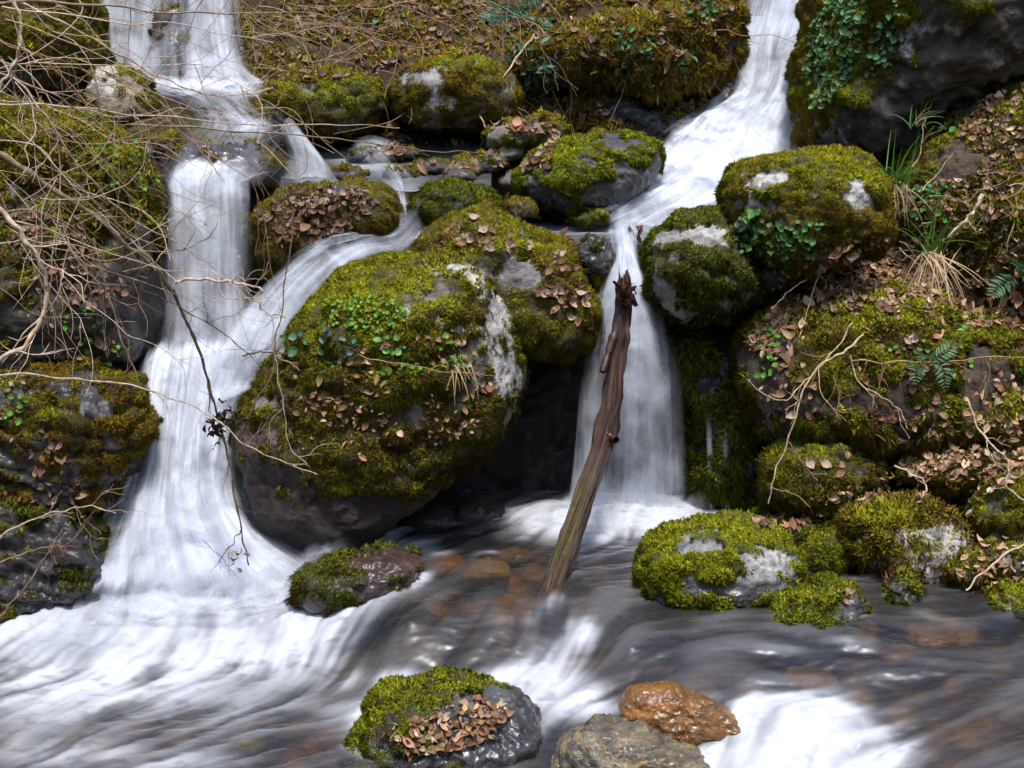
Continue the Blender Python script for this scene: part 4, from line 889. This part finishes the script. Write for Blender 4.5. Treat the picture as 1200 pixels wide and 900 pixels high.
def branch(label, pts, r0, r1, tint=(1, 1, 1), mat=None, subs=4, name='branch', cat='branch', group=None, sublen=.22, amp=.012):
    p3_ = np.array([P(*q) if len(q) == 3 else q for q in pts]); n = max(12, 8 * len(pts)); c = wiggle(crom(p3_, n), amp)
    v, f = tube(c, np.linspace(r0, r1, n) * (1 + .15 * br.normal(size=n)))
    o = mk(name, v, f, mat or M_TWIG, origin=c[0]); o.color = (*tint, 1); tag(o, label, cat, group)
    for k in range(subs):
        i = int(br.uniform(.2, .95) * (n - 2)); t = c[i + 1] - c[i]; t /= np.linalg.norm(t)
        d = t * .8 + br.normal(size=3) * np.array([.7, .35, .7]); rr = max(.0011, (r0 + (r1 - r0) * i / n) * .45)
        q = twigpts(c[i], d, sublen * br.uniform(.5, 1.4)); v, f = tube(q, np.linspace(rr, .0007, len(q)), 5)
        s = mk('side_twig', v, f, mat or M_TWIG, parent=o, origin=c[i]); s.color = (*tint, 1)
        for _ in range(2):
            j = int(br.integers(2, 8)); t2 = q[j + 1] - q[j]; q2 = twigpts(q[j], t2 / np.linalg.norm(t2) + br.normal(size=3) * .6, sublen * br.uniform(.2, .55), 7)
            v, f = tube(q2, np.linspace(rr * .6, .0006, len(q2)), 4); s2 = mk('twiglet', v, f, mat or M_TWIG, origin=q2[0]); s2.color = (*tint, 1)
            s2.parent = s; s2.location = q2[0] - c[i]
    return o
PT, BRN, DKB, RED = (1.15, 1.1, 1.05), (.62, .55, .48), (.22, .17, .15), (.75, .5, .42)
branch('thick mossy branch slanting from the left edge down to the left waterfall', [(-40,160,4.85),(0,180,4.9),(60,218,4.95),(110,254,5.0),(150,288,5.05),(185,318,5.1),(206,345,5.15)], .013, .0075, (.9, .85, .75), M_BRANCH, 5)
branch('dark branch hanging from the mossy branch straight down over the white water', [(203,340,5.15),(222,385,5.18),(240,430,5.2),(252,478,5.22),(264,520,5.2),(274,570,5.15),(284,625,5.12),(292,662,5.1)], .0068, .003, (.35, .27, .24), M_BRANCH, 5, sublen=.16)
branch('crooked pale twig reaching right from the mossy branch across the veil', [(205,330,5.12),(240,328,5.12),(268,330,5.1),(292,334,5.1),(308,342,5.1),(304,356,5.1),(318,368,5.1),(334,372,5.1)], .0055, .003, PT, None, 5, sublen=.2)
branch('pale thick stem bending down at the left edge', [(-12,232,4.5),(14,262,4.5),(38,292,4.52),(54,330,4.55),(50,370,4.55),(30,402,4.52),(-10,428,4.5)], .0095, .007, PT, None, 5)
branch('pale stem curving in from the top left corner', [(10,-20,4.6),(22,16,4.6),(24,48,4.6),(14,82,4.6),(-4,108,4.6)], .0068, .005, PT, None, 3)
branch('long pale twig arching from the left edge across the white water', [(-20,438,4.9),(40,440,4.9),(100,446,4.92),(160,455,4.95),(215,470,5.0),(252,492,5.0),(292,522,5.02),(332,541,5.05),(372,556,5.05)], .0042, .0018, PT, None, 4, sublen=.14)
branch('topmost long twig crossing the top left falls', [(-20,2,4.9),(100,4,4.9),(170,12,5.0),(250,17,5.1),(330,14,5.2),(440,28,5.4)], .0050, .0018, BRN, None, 6, sublen=.35)
branch('twig descending from the top left corner to the upper stream', [(-10,-5,5.0),(50,14,5.0),(110,48,5.1),(165,78,5.2),(215,102,5.3),(262,113,5.5),(320,104,5.6)], .0042, .002, PT, None, 5, sublen=.3)
branch('long nearly level twig reaching right to the ochre mossed boulder', [(-20,120,4.9),(80,126,5.0),(190,137,5.2),(300,146,5.5),(390,146,5.9),(470,150,6.3)], .0042, .0016, PT, None, 6, sublen=.3)
branch('long level twig under it ending over the stone heap', [(150,145,5.3),(260,152,5.6),(360,160,6.0),(430,168,6.4),(500,176,6.9),(560,178,7.1)], .004, .0016, BRN, None, 5, sublen=.3)
branch('straight pale twig running down the left bank in front of the mossy boulder', [(0,70,4.7),(40,120,4.7),(75,170,4.75),(110,215,4.85),(150,255,4.95),(210,285,5.1),(250,315,5.2)], .0042, .0016, PT, None, 6, sublen=.28)
branch('twig bundle stem sweeping from the left edge to the lip of the left waterfall', [(-10,82,4.9),(50,105,4.9),(100,135,5.0),(150,175,5.1),(180,215,5.2),(196,262,5.3)], .0046, .0018, BRN, None, 7, sublen=.3)
branch('brown diagonal twig hanging down in front of the dark hollow', [(108,280,5.2),(118,315,5.2),(130,360,5.22),(148,410,5.24),(165,455,5.25)], .0052, .0035, BRN, None, 3, sublen=.2)
branch('thin dark twig crossing the veil to the chute', [(118,308,5.1),(160,338,5.1),(205,356,5.12),(248,382,5.12),(280,408,5.12),(322,436,5.12)], .0034, .0016, DKB, None, 5, sublen=.2)
branch('dark knotty twig standing in front of the chute', [(345,245,5.9),(338,300,5.8),(333,350,5.7),(322,400,5.6),(318,440,5.5),(300,470,5.35),(286,494,5.25)], .0036, .0022, DKB, None, 6, sublen=.22)
branch('short black twig stuck to the left flank of the largest boulder', [(285,415,5.4),(310,414,5.4),(338,413,5.42)], .0034, .002, DKB, None, 2, sublen=.12)
branch('thin pale twig hanging over the left flank of the largest boulder', [(318,370,5.3),(322,420,5.3),(332,470,5.3),(338,520,5.3),(360,545,5.3)], .0025, .0012, PT, None, 4, sublen=.14)
branch('dark fine twigs at the foot of the hanging branch', [(283,618,5.12),(270,640,5.1),(248,668,5.08)], .0026, .001, DKB, None, 4, sublen=.1)
branch('pale twig fanning out over the layered dark rock', [(-10,635,4.9),(30,612,4.9),(75,598,4.92),(108,594,4.95),(136,602,4.95)], .0042, .0014, PT, None, 6, sublen=.2)
branch('lower brown twig over the layered dark rock', [(-10,662,4.9),(30,648,4.9),(62,640,4.9),(92,640,4.92)], .003, .0012, RED, None, 4, sublen=.14)
branch('twig slanting up in front of the layered dark rock', [(-6,728,4.85),(24,694,4.85),(52,655,4.88),(74,618,4.9)], .0032, .0014, RED, None, 4, sublen=.12)
branch('pale forked twig leaning on the right bank mound', [(1012,392,5.6),(990,412,5.58),(966,424,5.56),(944,452,5.52),(934,482,5.5),(922,520,5.48),(908,556,5.46),(900,590,5.45)], .0052, .0024, (1.1, 1.0, .8), None, 4, sublen=.2)
branch('upper fork twig on the right bank mound', [(1000,378,5.62),(980,408,5.6),(955,436,5.58),(938,452,5.56),(918,470,5.54),(890,458,5.52),(876,444,5.52)], .0036, .0018, (1.1, 1.0, .8), None, 3, sublen=.16)
branch('thin dead stem hanging below the right bank mound', [(996,415,5.55),(1004,442,5.53),(1030,464,5.5),(1054,480,5.5),(1062,502,5.5)], .0028, .0018, (1.1, 1.05, .95), None, 3, sublen=.12)
branch('bent white twig lying on the leaves of the right bank', [(1048,546,5.4),(1066,554,5.38),(1084,566,5.36),(1082,580,5.34),(1076,592,5.34)], .0042, .003, PT, None, 1, sublen=.08)
branch('zigzag pale twig in front of the boulder at the right edge', [(1135,470,5.3),(1148,505,5.25),(1166,525,5.2),(1182,542,5.2),(1180,568,5.18),(1206,592,5.15)], .0044, .003, PT, None, 4, sublen=.16)
branch('pale stick standing on the stones at the right edge with its foot in the water', [(1215,625,5.1),(1190,642,5.08),(1160,664,5.04),(1130,690,5.0)], .0052, .0036, PT, None, 1, sublen=.1)
branch('thick pale stick leaning on the shoulder of the right bank', [(1152,228,6.35),(1142,246,6.34),(1128,262,6.33),(1105,284,6.32)], .010, .0065, PT, None, 1, sublen=.12)
branch('short dry stick lying across the golden green boulder', [(986,230,5.9),(976,243,5.9),(964,258,5.88)], .0045, .0035, (1.0, .85, .65), None, 0)
branch('long brown stem lying level across the right bank mound', [(998,423,5.72),(1050,424,5.7),(1110,424,5.7),(1160,418,5.72),(1215,420,5.72)], .0034, .002, (.95, .7, .5), None, 4, sublen=.16)
branch('pale twig arching over the lip of the dark hollow beside the right mound', [(905,362,5.95),(920,346,5.95),(940,330,5.96),(958,322,5.98),(950,350,5.96),(936,400,5.9)], .003, .0018, (1.1, .95, .8), None, 2, sublen=.12)
branch('curved root loop above the ochre mossed boulder', [(626,40,8.0),(610,62,7.9),(590,90,7.7),(566,110,7.6),(562,132,7.55),(570,150,7.5)], .006, .004, (.95, .85, .7), None, 1, sublen=.2)
branch('pale bent root at the top of the back slope', [(668,20,8.2),(676,40,8.15),(690,52,8.1),(708,56,8.1),(722,44,8.1)], .0075, .005, PT, None, 2, sublen=.25)
branch('long brown bramble stem slanting down the back slope', [(540,-10,8.1),(580,14,8.05),(622,26,8.0),(650,46,7.95),(690,70,7.9)], .005, .003, RED, None, 4, sublen=.35)
branch('hanging root in front of the dark bank left of the right cascade', [(780,30,8.0),(786,58,7.95),(796,75,7.9),(806,92,7.85)], .005, .003, (1.0, .85, .65), None, 2, sublen=.2)
branch('thin wiry stem on the largest boulder', [(420,415,5.4),(455,424,5.38),(500,432,5.37),(545,438,5.4),(590,440,5.5)], .002, .0012, (.9, .6, .5), None, 2, sublen=.1)
# the tangle of thin bare twigs on the left, and the brushwood on the slope
def tangle(label, group, n, x0, x1, y0, y1, Y0, Y1, ang, L, r, tints, droop=.02):
    for _ in range(n):
        Y = br.uniform(Y0, Y1); b0 = P(br.uniform(x0, x1), br.uniform(y0, y1), Y); a = R(br.normal(ang[0], ang[1]))
        d = np.array([math.cos(a), br.normal() * .15 + .1, math.sin(a)]); LL = L * br.uniform(.5, 1.4)
        q = crom(twigpts(b0, d, LL, 10, droop), 26); rr = r * br.uniform(.6, 1.4); v, f = tube(q, np.linspace(rr, rr * .35, len(q)), 5)
        parts = [(v, f)]; off = len(v)
        for k in range(int(br.integers(1, 5))):
            i = int(br.integers(3, 24)); t = q[min(i + 1, 25)] - q[i]; t /= np.linalg.norm(t) + 1e-9
            s = twigpts(q[i], t + br.normal(size=3) * .6, LL * br.uniform(.15, .4), 7, droop); vs, fs = tube(s, np.linspace(rr * .5, .0006, len(s)), 5)
            parts.append((vs, fs + off)); off += len(vs)
        o = mk('twig', np.concatenate([p_[0] for p_ in parts]), np.concatenate([p_[1] for p_ in parts]), M_TWIG, origin=b0)
        t_ = tints[int(br.integers(len(tints)))]; o.color = (*t_, 1); tag(o, label, 'twig', group)
tangle('thin bare twig in the tangle over the upper left bank', 'bare twigs of the left tangle', 46, -60, 60, -10, 320, 4.5, 5.6, (-22, 22), .8, .0022, [PT, PT, BRN, RED, (.9, .8, .65)])
tangle('fine bare twig hanging in the tangle at the left edge', 'hanging twigs at the left edge', 16, -40, 100, 130, 330, 4.5, 5.2, (-75, 28), .5, .002, [PT, BRN, (.9, .8, .65)])
tangle('thin twig trailing over the upper left stream', 'twigs over the upper stream', 20, 60, 320, 0, 170, 5.2, 7.0, (-10, 30), .7, .002, [BRN, RED, (.9, .8, .65)])
tangle('bare brushwood twig on the back slope between the waterfalls', 'brushwood on the back slope', 60, 270, 600, -20, 90, 7.6, 8.4, (-35, 45), .75, .0028, [RED, BRN, (.85, .65, .5)])
tangle('thin dead stem on the back slope left of the right cascade', 'dead stems on the right of the back slope', 26, 600, 850, -20, 80, 7.8, 8.3, (-70, 35), .5, .0028, [RED, BRN, DKB, (.85, .65, .5)], .05)
tangle('dead grass stem hanging over the edge of the right bank mound', 'dead stems hanging from the right bank mound', 16, 965, 1160, 415, 440, 5.62, 5.7, (-88, 14), .22, .0016, [(.75, .45, .25), (.9, .7, .5)], .15)
tangle('short dry twig lying among the leaves of the right bank', 'dry twigs on the right bank', 22, 1040, 1190, 190, 330, 6.2, 6.45, (10, 40), .25, .0022, [PT, BRN, (.9, .7, .55)])

# ------------------------------------------------------------------ the leaning log
lp = crom([P(*q) for q in [(731,325,5.92),(730,352,5.92),(727,385,5.9),(722,430,5.86),(717,470,5.82),(708,510,5.76),(693,560,5.65),(676,610,5.52),(660,655,5.38),(644,700,5.22),(634,722,5.12)]], 90)
sd = 28; n_ = len(lp); tt = np.linspace(0, 1, n_)
rad = np.interp(tt, [0, .04, .12, .35, .5, .75, 1], [.012, .021, .024, .028, .028, .030, .032])
lv, lf = tube(lp, rad, sd)
q = np.stack([np.tile(np.cos(np.linspace(0, 2 * np.pi, sd, endpoint=False)) * 2.2, n_), np.tile(np.sin(np.linspace(0, 2 * np.pi, sd, endpoint=False)) * 2.2, n_), np.repeat(tt * 5, sd)], 1)
cdir = lv - np.repeat(lp, sd, 0); cdir /= np.linalg.norm(cdir, axis=1)[:, None]
dsp = .012 * fbm(q, 4) + .014 * ridged(q * np.array([2.4, 2.4, .45]), 4) - .006
for kn, ka, kr in ((.22, .6, .017), (.36, 3.6, .014), (.47, 5.6, .02), (.62, 1.4, .012), (.78, 4.2, .014)):
    aa = np.tile(np.linspace(0, 2 * np.pi, sd, endpoint=False), n_); dsp += kr * np.exp(-((np.repeat(tt, sd) - kn) / .022) ** 2 - (np.angle(np.exp(1j * (aa - ka))) / .55) ** 2)
lv = lv + cdir * dsp[:, None]
top = np.repeat(tt < .03, sd); lv[top] += np.array([0, 0, 1]) * (fbm(q[top] * 3, 2) * .085)[:, None]
bark = (sstep(.1, .5, fbm(q * .8 + 9, 3)) * np.repeat(sstep(.45, .8, tt), sd)) + .6 * np.repeat(sstep(.7, .78, tt) * sstep(.9, .82, tt), sd) * (cdir[:, 0] < 0)
U_ = np.stack([np.tile(np.linspace(0, 1, sd), n_), np.repeat(tt * 1.4, sd)], 1)
log = mk('log', lv, lf, M_LOG, attrs={'bark': np.clip(bark, 0, 1)}, uv=U_, origin=lp[-1])
tag(log, 'broken reddish brown log leaning in front of the middle waterfall, its foot in the pool', 'log')
def stub(a, b_, r0, r1, nm):
    c = crom([a, (a + b_) / 2 + br.normal(size=3) * .006, b_], 14); v, f = tube(c, np.linspace(r0, r1, 14) * (1 + .2 * br.normal(size=14)), 10)
    cap = np.array([[13 * 10 + k for k in range(10)]]); 
    v = np.vstack([v, c[-1:] + (c[-1] - c[-2])]); f4 = np.array([[130 + k, 130 + (k + 1) % 10, 140, 140] for k in range(10)])
    o = mk(nm, v, np.vstack([f, f4[:, [0, 1, 2, 2]]])[:len(f)], M_LOG, parent=log, attrs={'bark': np.zeros(len(v))}, uv=np.zeros((len(v), 2)), origin=a); return o
stub(lp[14], P(706,436,5.8), .022, .012, 'broken_stub')
stub(lp[44] , P(722,516,5.70), .026, .014, 'broken_stub')
stub(lp[3], P(719,330,5.86), .012, .005, 'splinter'); stub(lp[3], P(738,330,5.9), .011, .004, 'splinter')
# the leaves caught on twigs, the log and the lip
def clump(label, x, y, Y, n, spread, size, col, nm='leaf_clump', seed=1):
    rng = np.random.default_rng(seed); V, F, C = [], [], []; off = 0; c0 = P(x, y, Y)
    for k in range(n):
        nn = rng.normal(size=3); nn /= np.linalg.norm(nn); a, b_ = frame(nn, rng); L = size * rng.uniform(.6, 1.3); v0, f0 = leafmesh(L, L * .55, rng.normal() * .9)
        V.append(c0 + rng.normal(size=3) * np.array(spread) + v0[:, :1] * a + v0[:, 1:2] * b_ + v0[:, 2:3] * nn); F.append(f0 + off); off += len(v0); C.append(np.tile(np.array(col) * rng.uniform(.5, 1.5), (len(v0), 1)))
    return tag(mk(nm, np.concatenate(V), np.concatenate(F), M_LEAF, attrs={'col': np.concatenate(C)}, origin=c0), label, 'leaves')
clump('dark wet leaf clump caught on the hanging branch over the white water', 258, 498, 5.2, 46, (.028, .02, .032), .035, (.035, .014, .012), seed=2)
clump('dark leaves trailing right from the caught clump', 278, 488, 5.22, 14, (.018, .01, .014), .03, (.03, .012, .012), seed=3)
clump('dark red wet leaves stuck on top of the log', 734, 350, 5.88, 26, (.022, .014, .034), .05, (.06, .018, .012), seed=4)
clump('two wet brown leaves stuck in the lip of the middle waterfall', 745, 276, 6.45, 6, (.012, .01, .02), .055, (.09, .03, .02), seed=5)
clump('curled wet leaf beside them at the waterfall lip', 724, 284, 6.45, 4, (.008, .01, .015), .05, (.09, .03, .02), seed=6)
clump('brown leaves gathered on the flat lip rock of the upper pool', 648, 276, 6.5, 4, (.02, .01, .006), .05, (.12, .05, .035), seed=7)
clump('withered leaves at the tip of the hanging branch above the foam', 276, 656, 5.1, 8, (.014, .01, .02), .03, (.32, .22, .12), seed=8)
clump('brown dead leaves hanging under the right bank mound', 1032, 488, 5.66, 30, (.06, .03, .03), .045, (.22, .09, .045), seed=9)
clump('rusty leaves at the foot of the small stone below the shaggy boulder', 1048, 676, 5.1, 10, (.02, .01, .018), .035, (.2, .07, .05), seed=10)

# ------------------------------------------------------------------ green plants
def plant(name, label, cat, spots, size, col, rng, roundl=True, stems=True, group=None, tiltup=.5):
    # spots far apart are plants of their own
    left = list(spots); clusters = []
    while left:
        cur = [left.pop()]; k = 0
        while k < len(cur):
            near_ = [q for q in left if np.linalg.norm(q[0] - cur[k][0]) < .045]
            left = [q for q in left if not any(q is w_ for w_ in near_)]; cur += near_; k += 1
        clusters.append(cur)
    small = [c for c in clusters if len(c) < 4]; clusters = [c for c in clusters if len(c) >= 4]
    clusters += [[(c[0][0] + rng.normal(size=3) * .014, c[0][1]) for _ in range(4)] for c in small[:14]]
    for cl in clusters:
        V, F, C, V2, F2 = [], [], [], [], []; off = off2 = 0; root = cl[0][0] - cl[0][1] * .004
        for loc, n in cl:
            n = n * .6 + np.array([0, -.35, tiltup]) + rng.normal(size=3) * .35; n /= np.linalg.norm(n); a, b_ = frame(n, rng)
            L = size * rng.uniform(.6, 1.3); v0, f0 = leafmesh(L, L * (.95 if roundl else .5), rng.normal() * .35); lift = rng.uniform(.008, .034)
            V.append(loc + v0[:, :1] * a + v0[:, 1:2] * b_ + (v0[:, 2:3] + lift) * n); F.append(f0 + off); off += len(v0)
            C.append(np.tile(np.array(col) * rng.uniform(.65, 1.35, 3) * rng.uniform(.7, 1.2), (len(v0), 1)))
            near_ = min((q[0] for q in cl if q[0] is not loc), key=lambda q: np.linalg.norm(q - loc), default=root)
            v1, f1 = tube(np.array([near_ + n * .004, (loc + near_) / 2 + n * .003, loc + n * lift]), .0011, 3); V2.append(v1); F2.append(f1 + off2); off2 += len(v1)
        o = mk(name, np.concatenate(V), np.concatenate(F), M_GREEN, attrs={'col': np.concatenate(C)}, origin=root)
        tag(o, label, cat, group or (name + ' plants' if len(clusters) > 1 else None))
        v2 = np.concatenate(V2); mk('stems', v2, np.concatenate(F2), M_GREEN, parent=o, attrs={'col': np.tile((.10, .08, .03), (len(v2), 1))}, origin=root)
pr = np.random.default_rng(91)
IV, HB, BL = (.085, .19, .045), (.14, .32, .035), (.09, .18, .085)
plant('ivy', 'dense round-leaved ivy draping the left edge of the overhanging corner boulder', 'ivy', scatter([(955,30),(975,0),(1015,0),(1005,60),(985,120),(955,130),(948,90)], 400, pr, -.9), .032, (.13, .27, .075), pr)
plant('ivy', 'smaller ivy patch on the mossy middle of the overhanging corner boulder', 'ivy', scatter([(1020,30),(1060,0),(1050,60),(1040,80),(1010,100)], 70, pr, -.9), .03, (.12, .30, .09), pr)
plant('ivy', 'dark green ivy hanging at the lower left of the golden green boulder', 'ivy', scatter([(855,255),(890,250),(900,290),(885,312),(862,290)], 110, pr, -.9), .036, IV, pr)
plant('ivy', 'green ivy trailing on the front of the golden green boulder', 'ivy', scatter([(905,260),(965,265),(955,300),(920,318),(905,300)], 90, pr, -.9), .034, IV, pr)
plant('clover_plant', 'fresh green herb with round leaves under the grass on the right bank', 'herb', scatter([(1065,220),(1108,218),(1105,258),(1068,258)], 46, pr, -.9), .036, (.07, .22, .05), pr)
plant('clover_plant', 'small green herb at the top of the right bank shoulder', 'herb', scatter([(1095,140),(1118,140),(1115,168),(1092,168)], 20, pr, -.9), .034, (.07, .22, .05), pr)
plant('wild_herb', 'bright green sprigs on the left face of the right bank mound', 'herb', scatter([(885,385),(915,385),(912,430),(890,450)], 26, pr, -.9), .03, HB, pr)
plant('wild_herb', 'scattered bright sprigs on the front of the right bank mound', 'herb', scatter([(1040,400),(1130,390),(1150,440),(1060,450)], 26, pr, -.9), .026, HB, pr)
plant('wild_herb', 'lime green leafy growth on the upper left of the largest boulder', 'herb', scatter([(380,360),(440,345),(480,370),(450,400),(390,385)], 170, pr, -.9), .018, (.17, .34, .02), pr)
plant('wild_herb', 'single green sprigs on the middle of the largest boulder', 'herb', scatter([(440,395),(520,390),(540,420),(450,450)], 22, pr, -.9), .03, HB, pr)
plant('ivy', 'bluish ivy leaves on the left flank of the largest boulder', 'ivy', scatter([(350,395),(415,395),(405,440),(360,425)], 12, pr, -.9), .036, BL, pr)
plant('wild_herb', 'bright herbs on the right edge of the large left bank boulder', 'herb', scatter([(105,130),(170,180),(180,230),(140,240),(90,160)], 46, pr, -.9), .024, HB, pr)
plant('wild_herb', 'green seedlings on the dark rock by the foot of the left waterfall', 'herb', scatter([(5,460),(40,465),(40,495),(8,492)], 18, pr, -.9), .028, HB, pr)
plant('wild_herb', 'small green leaves above the dark rock on the left bank', 'herb', scatter([(60,360),(110,360),(150,430),(90,430)], 26, pr, -.9), .024, HB, pr)
plant('bramble', 'bluish green bramble in the middle of the back slope', 'bramble', scatter([(570,25),(650,5),(660,80),(640,105),(590,85)], 74, pr, -.9), .055, BL, pr, False)
plant('bramble', 'bluish bramble hanging over the dark bank above the long green boulder', 'bramble', scatter([(610,80),(660,80),(650,100),(612,98)], 26, pr, -.9), .055, (.055, .15, .09), pr, False)
plant('bramble', 'small bramble on the right part of the back slope', 'bramble', scatter([(720,40),(770,30),(765,75),(730,80)], 26, pr, -.9), .045, (.05, .15, .05), pr, False)
plant('bramble', 'green sprig hanging beside the right cascade', 'bramble', scatter([(795,45),(815,45),(815,80),(795,80)], 18, pr, -.9), .045, (.05, .2, .04), pr, False)
plant('bramble', 'low bramble at the top left of the back slope', 'bramble', scatter([(430,30),(480,20),(490,60),(450,70)], 26, pr, -.9), .045, (.06, .13, .06), pr, False)
plant('ivy', 'green ivy at the top of the bank left of the right cascade', 'ivy', scatter([(800,0),(845,0),(842,28),(815,36)], 56, pr, -.9), .036, (.06, .2, .03), pr)
plant('wild_herb', 'green tufts on the dripping moss wall', 'herb', scatter([(790,372),(840,368),(850,390),(800,420)], 90, pr, -.9), .026, (.05, .14, .03), pr, False)
def grass(label, base, n, L, wd, col, dirs, spread, seed, group=None):
    rng = np.random.default_rng(seed); V, F, C = [], [], []; off = 0
    for k in range(n):
        b0 = base + rng.normal(size=3) * np.array([spread, spread * .5, spread * .3]); d = np.array(dirs) + rng.normal(size=3) * np.array([.42, .3, .2]); d /= np.linalg.norm(d)
        p = [b0]; ll = L * rng.uniform(.55, 1.2); g = rng.uniform(.05, .22)
        for i in range(9): d = d + np.array([0, 0, -g]); d /= np.linalg.norm(d); p.append(p[-1] + d * ll / 9)
        p = np.array(p); s = np.cross(np.gradient(p, axis=0), np.array([0, -1, .3])); s /= np.linalg.norm(s, axis=1)[:, None] + 1e-9
        ww = wd * np.linspace(1, .12, 10)[:, None] * .5; v = np.stack([p - s * ww, p + s * ww], 1).reshape(-1, 3); V.append(v); F.append(gridf(10, 2, off)); off += 20
        C.append(np.tile(np.array(col) * rng.uniform(.7, 1.25), (20, 1)))
    return np.concatenate(V), np.concatenate(F), np.concatenate(C)
def tuft(label, x, y, Y, green, dry, seed):
    b0 = P(x, y, Y); g = grass('', b0, *green, seed); o = mk('grass_tuft', g[0], g[1], M_GREEN, attrs={'col': g[2]}, origin=b0); tag(o, label, 'grass tuft')
    if dry:
        d = grass('', b0, *dry, seed + 1); mk('dry_blades', d[0], d[1], M_LEAF, parent=o, attrs={'col': d[2]}, origin=b0)
DRY = (.58, .42, .25)
tuft('green grass tuft with dry brown blades beside the golden green boulder', 1048, 215, 6.2, (18, .22, .008, (.09, .26, .03), (0, -.25, 1), .035), (16, .24, .006, (.42, .27, .15), (0, -.4, -.5), .03), 51)
tuft('green grass tuft with a long beard of straw hanging over the leaf litter', 1095, 298, 6.15, (24, .26, .007, (.12, .25, .03), (0, -.25, 1), .03), (40, .30, .006, DRY, (0, -.45, -.4), .035), 53)
tuft('small grass tuft at the foot of the overhanging corner boulder', 1075, 148, 6.75, (10, .13, .007, (.10, .24, .05), (.1, -.2, 1), .02), (6, .12, .005, DRY, (0, -.3, .6), .02), 55)
tuft('little grass tuft with pale straw on the largest boulder', 540, 425, 5.5, (16, .10, .005, (.16, .36, .03), (0, -.5, .6), .03), (12, .15, .005, (.55, .42, .22), (.2, -.5, -.4), .03), 57)
tuft('long green grass blades hanging over the dark bank by the right cascade', 780, 95, 7.9, (12, .26, .008, (.07, .2, .03), (-.4, -.4, .3), .03), None, 59)
def fern(label, x, y, Y, n, L, col, seed, down=.3):
    rng = np.random.default_rng(seed); b0 = P(x, y, Y); root = bpy.data.objects.new('fern', None); COL.objects.link(root); root.location = b0; tag(root, label, 'fern')
    for k in range(n):
        V, F, C = [], [], []; off = 0
        a = -1.2 + 2.4 * (k + .5) / n + rng.normal() * .15; d = np.array([math.sin(a), -.5, .5 * math.cos(a)]); d /= np.linalg.norm(d); p = twigpts(b0, d, L * rng.uniform(.7, 1.2), 12, down * .4)
        for i in range(2, len(p)):
            t = p[i] - p[i - 1]; t /= np.linalg.norm(t); s = np.cross(t, np.array([0, -.7, .7])); s /= np.linalg.norm(s)
            for sg in (-1, 1):
                ll = L * .28 * math.sin(math.pi * (i + 1) / (len(p) + 1)); lv0, lf0 = leafmesh(ll, ll * .32, -.2, 3); ax_ = s * sg * .9 + t * .45; ax_ /= np.linalg.norm(ax_); nn = np.cross(ax_, t) * sg; nn /= np.linalg.norm(nn) + 1e-9; bb = np.cross(nn, ax_)
                V.append(p[i] + lv0[:, :1] * ax_ + lv0[:, 1:2] * bb + lv0[:, 2:3] * nn); F.append(lf0 + off); off += len(lv0); C.append(np.tile(np.array(col) * rng.uniform(.7, 1.2), (len(lv0), 1)))
        fr = mk('frond', np.concatenate(V), np.concatenate(F), M_GREEN, parent=root, attrs={'col': np.concatenate(C)}, origin=b0)
        v, f = tube(p, np.linspace(.0016, .0006, len(p)), 4); st_ = mk('stalk', v, f, M_GREEN, attrs={'col': np.tile((.16, .10, .03), (len(v), 1))}, origin=b0); st_.parent = fr; st_.location = (0, 0, 0)
fern('small grey green fern on the front of the right bank mound', 1085, 428, 5.68, 4, .16, (.10, .2, .09), 61)
fern('fern fronds at the right edge beside the earth lump', 1195, 325, 6.1, 4, .2, (.05, .18, .07), 62)
fern('fern among the brushwood high on the back slope', 600, 20, 8.2, 5, .3, (.06, .15, .09), 63)
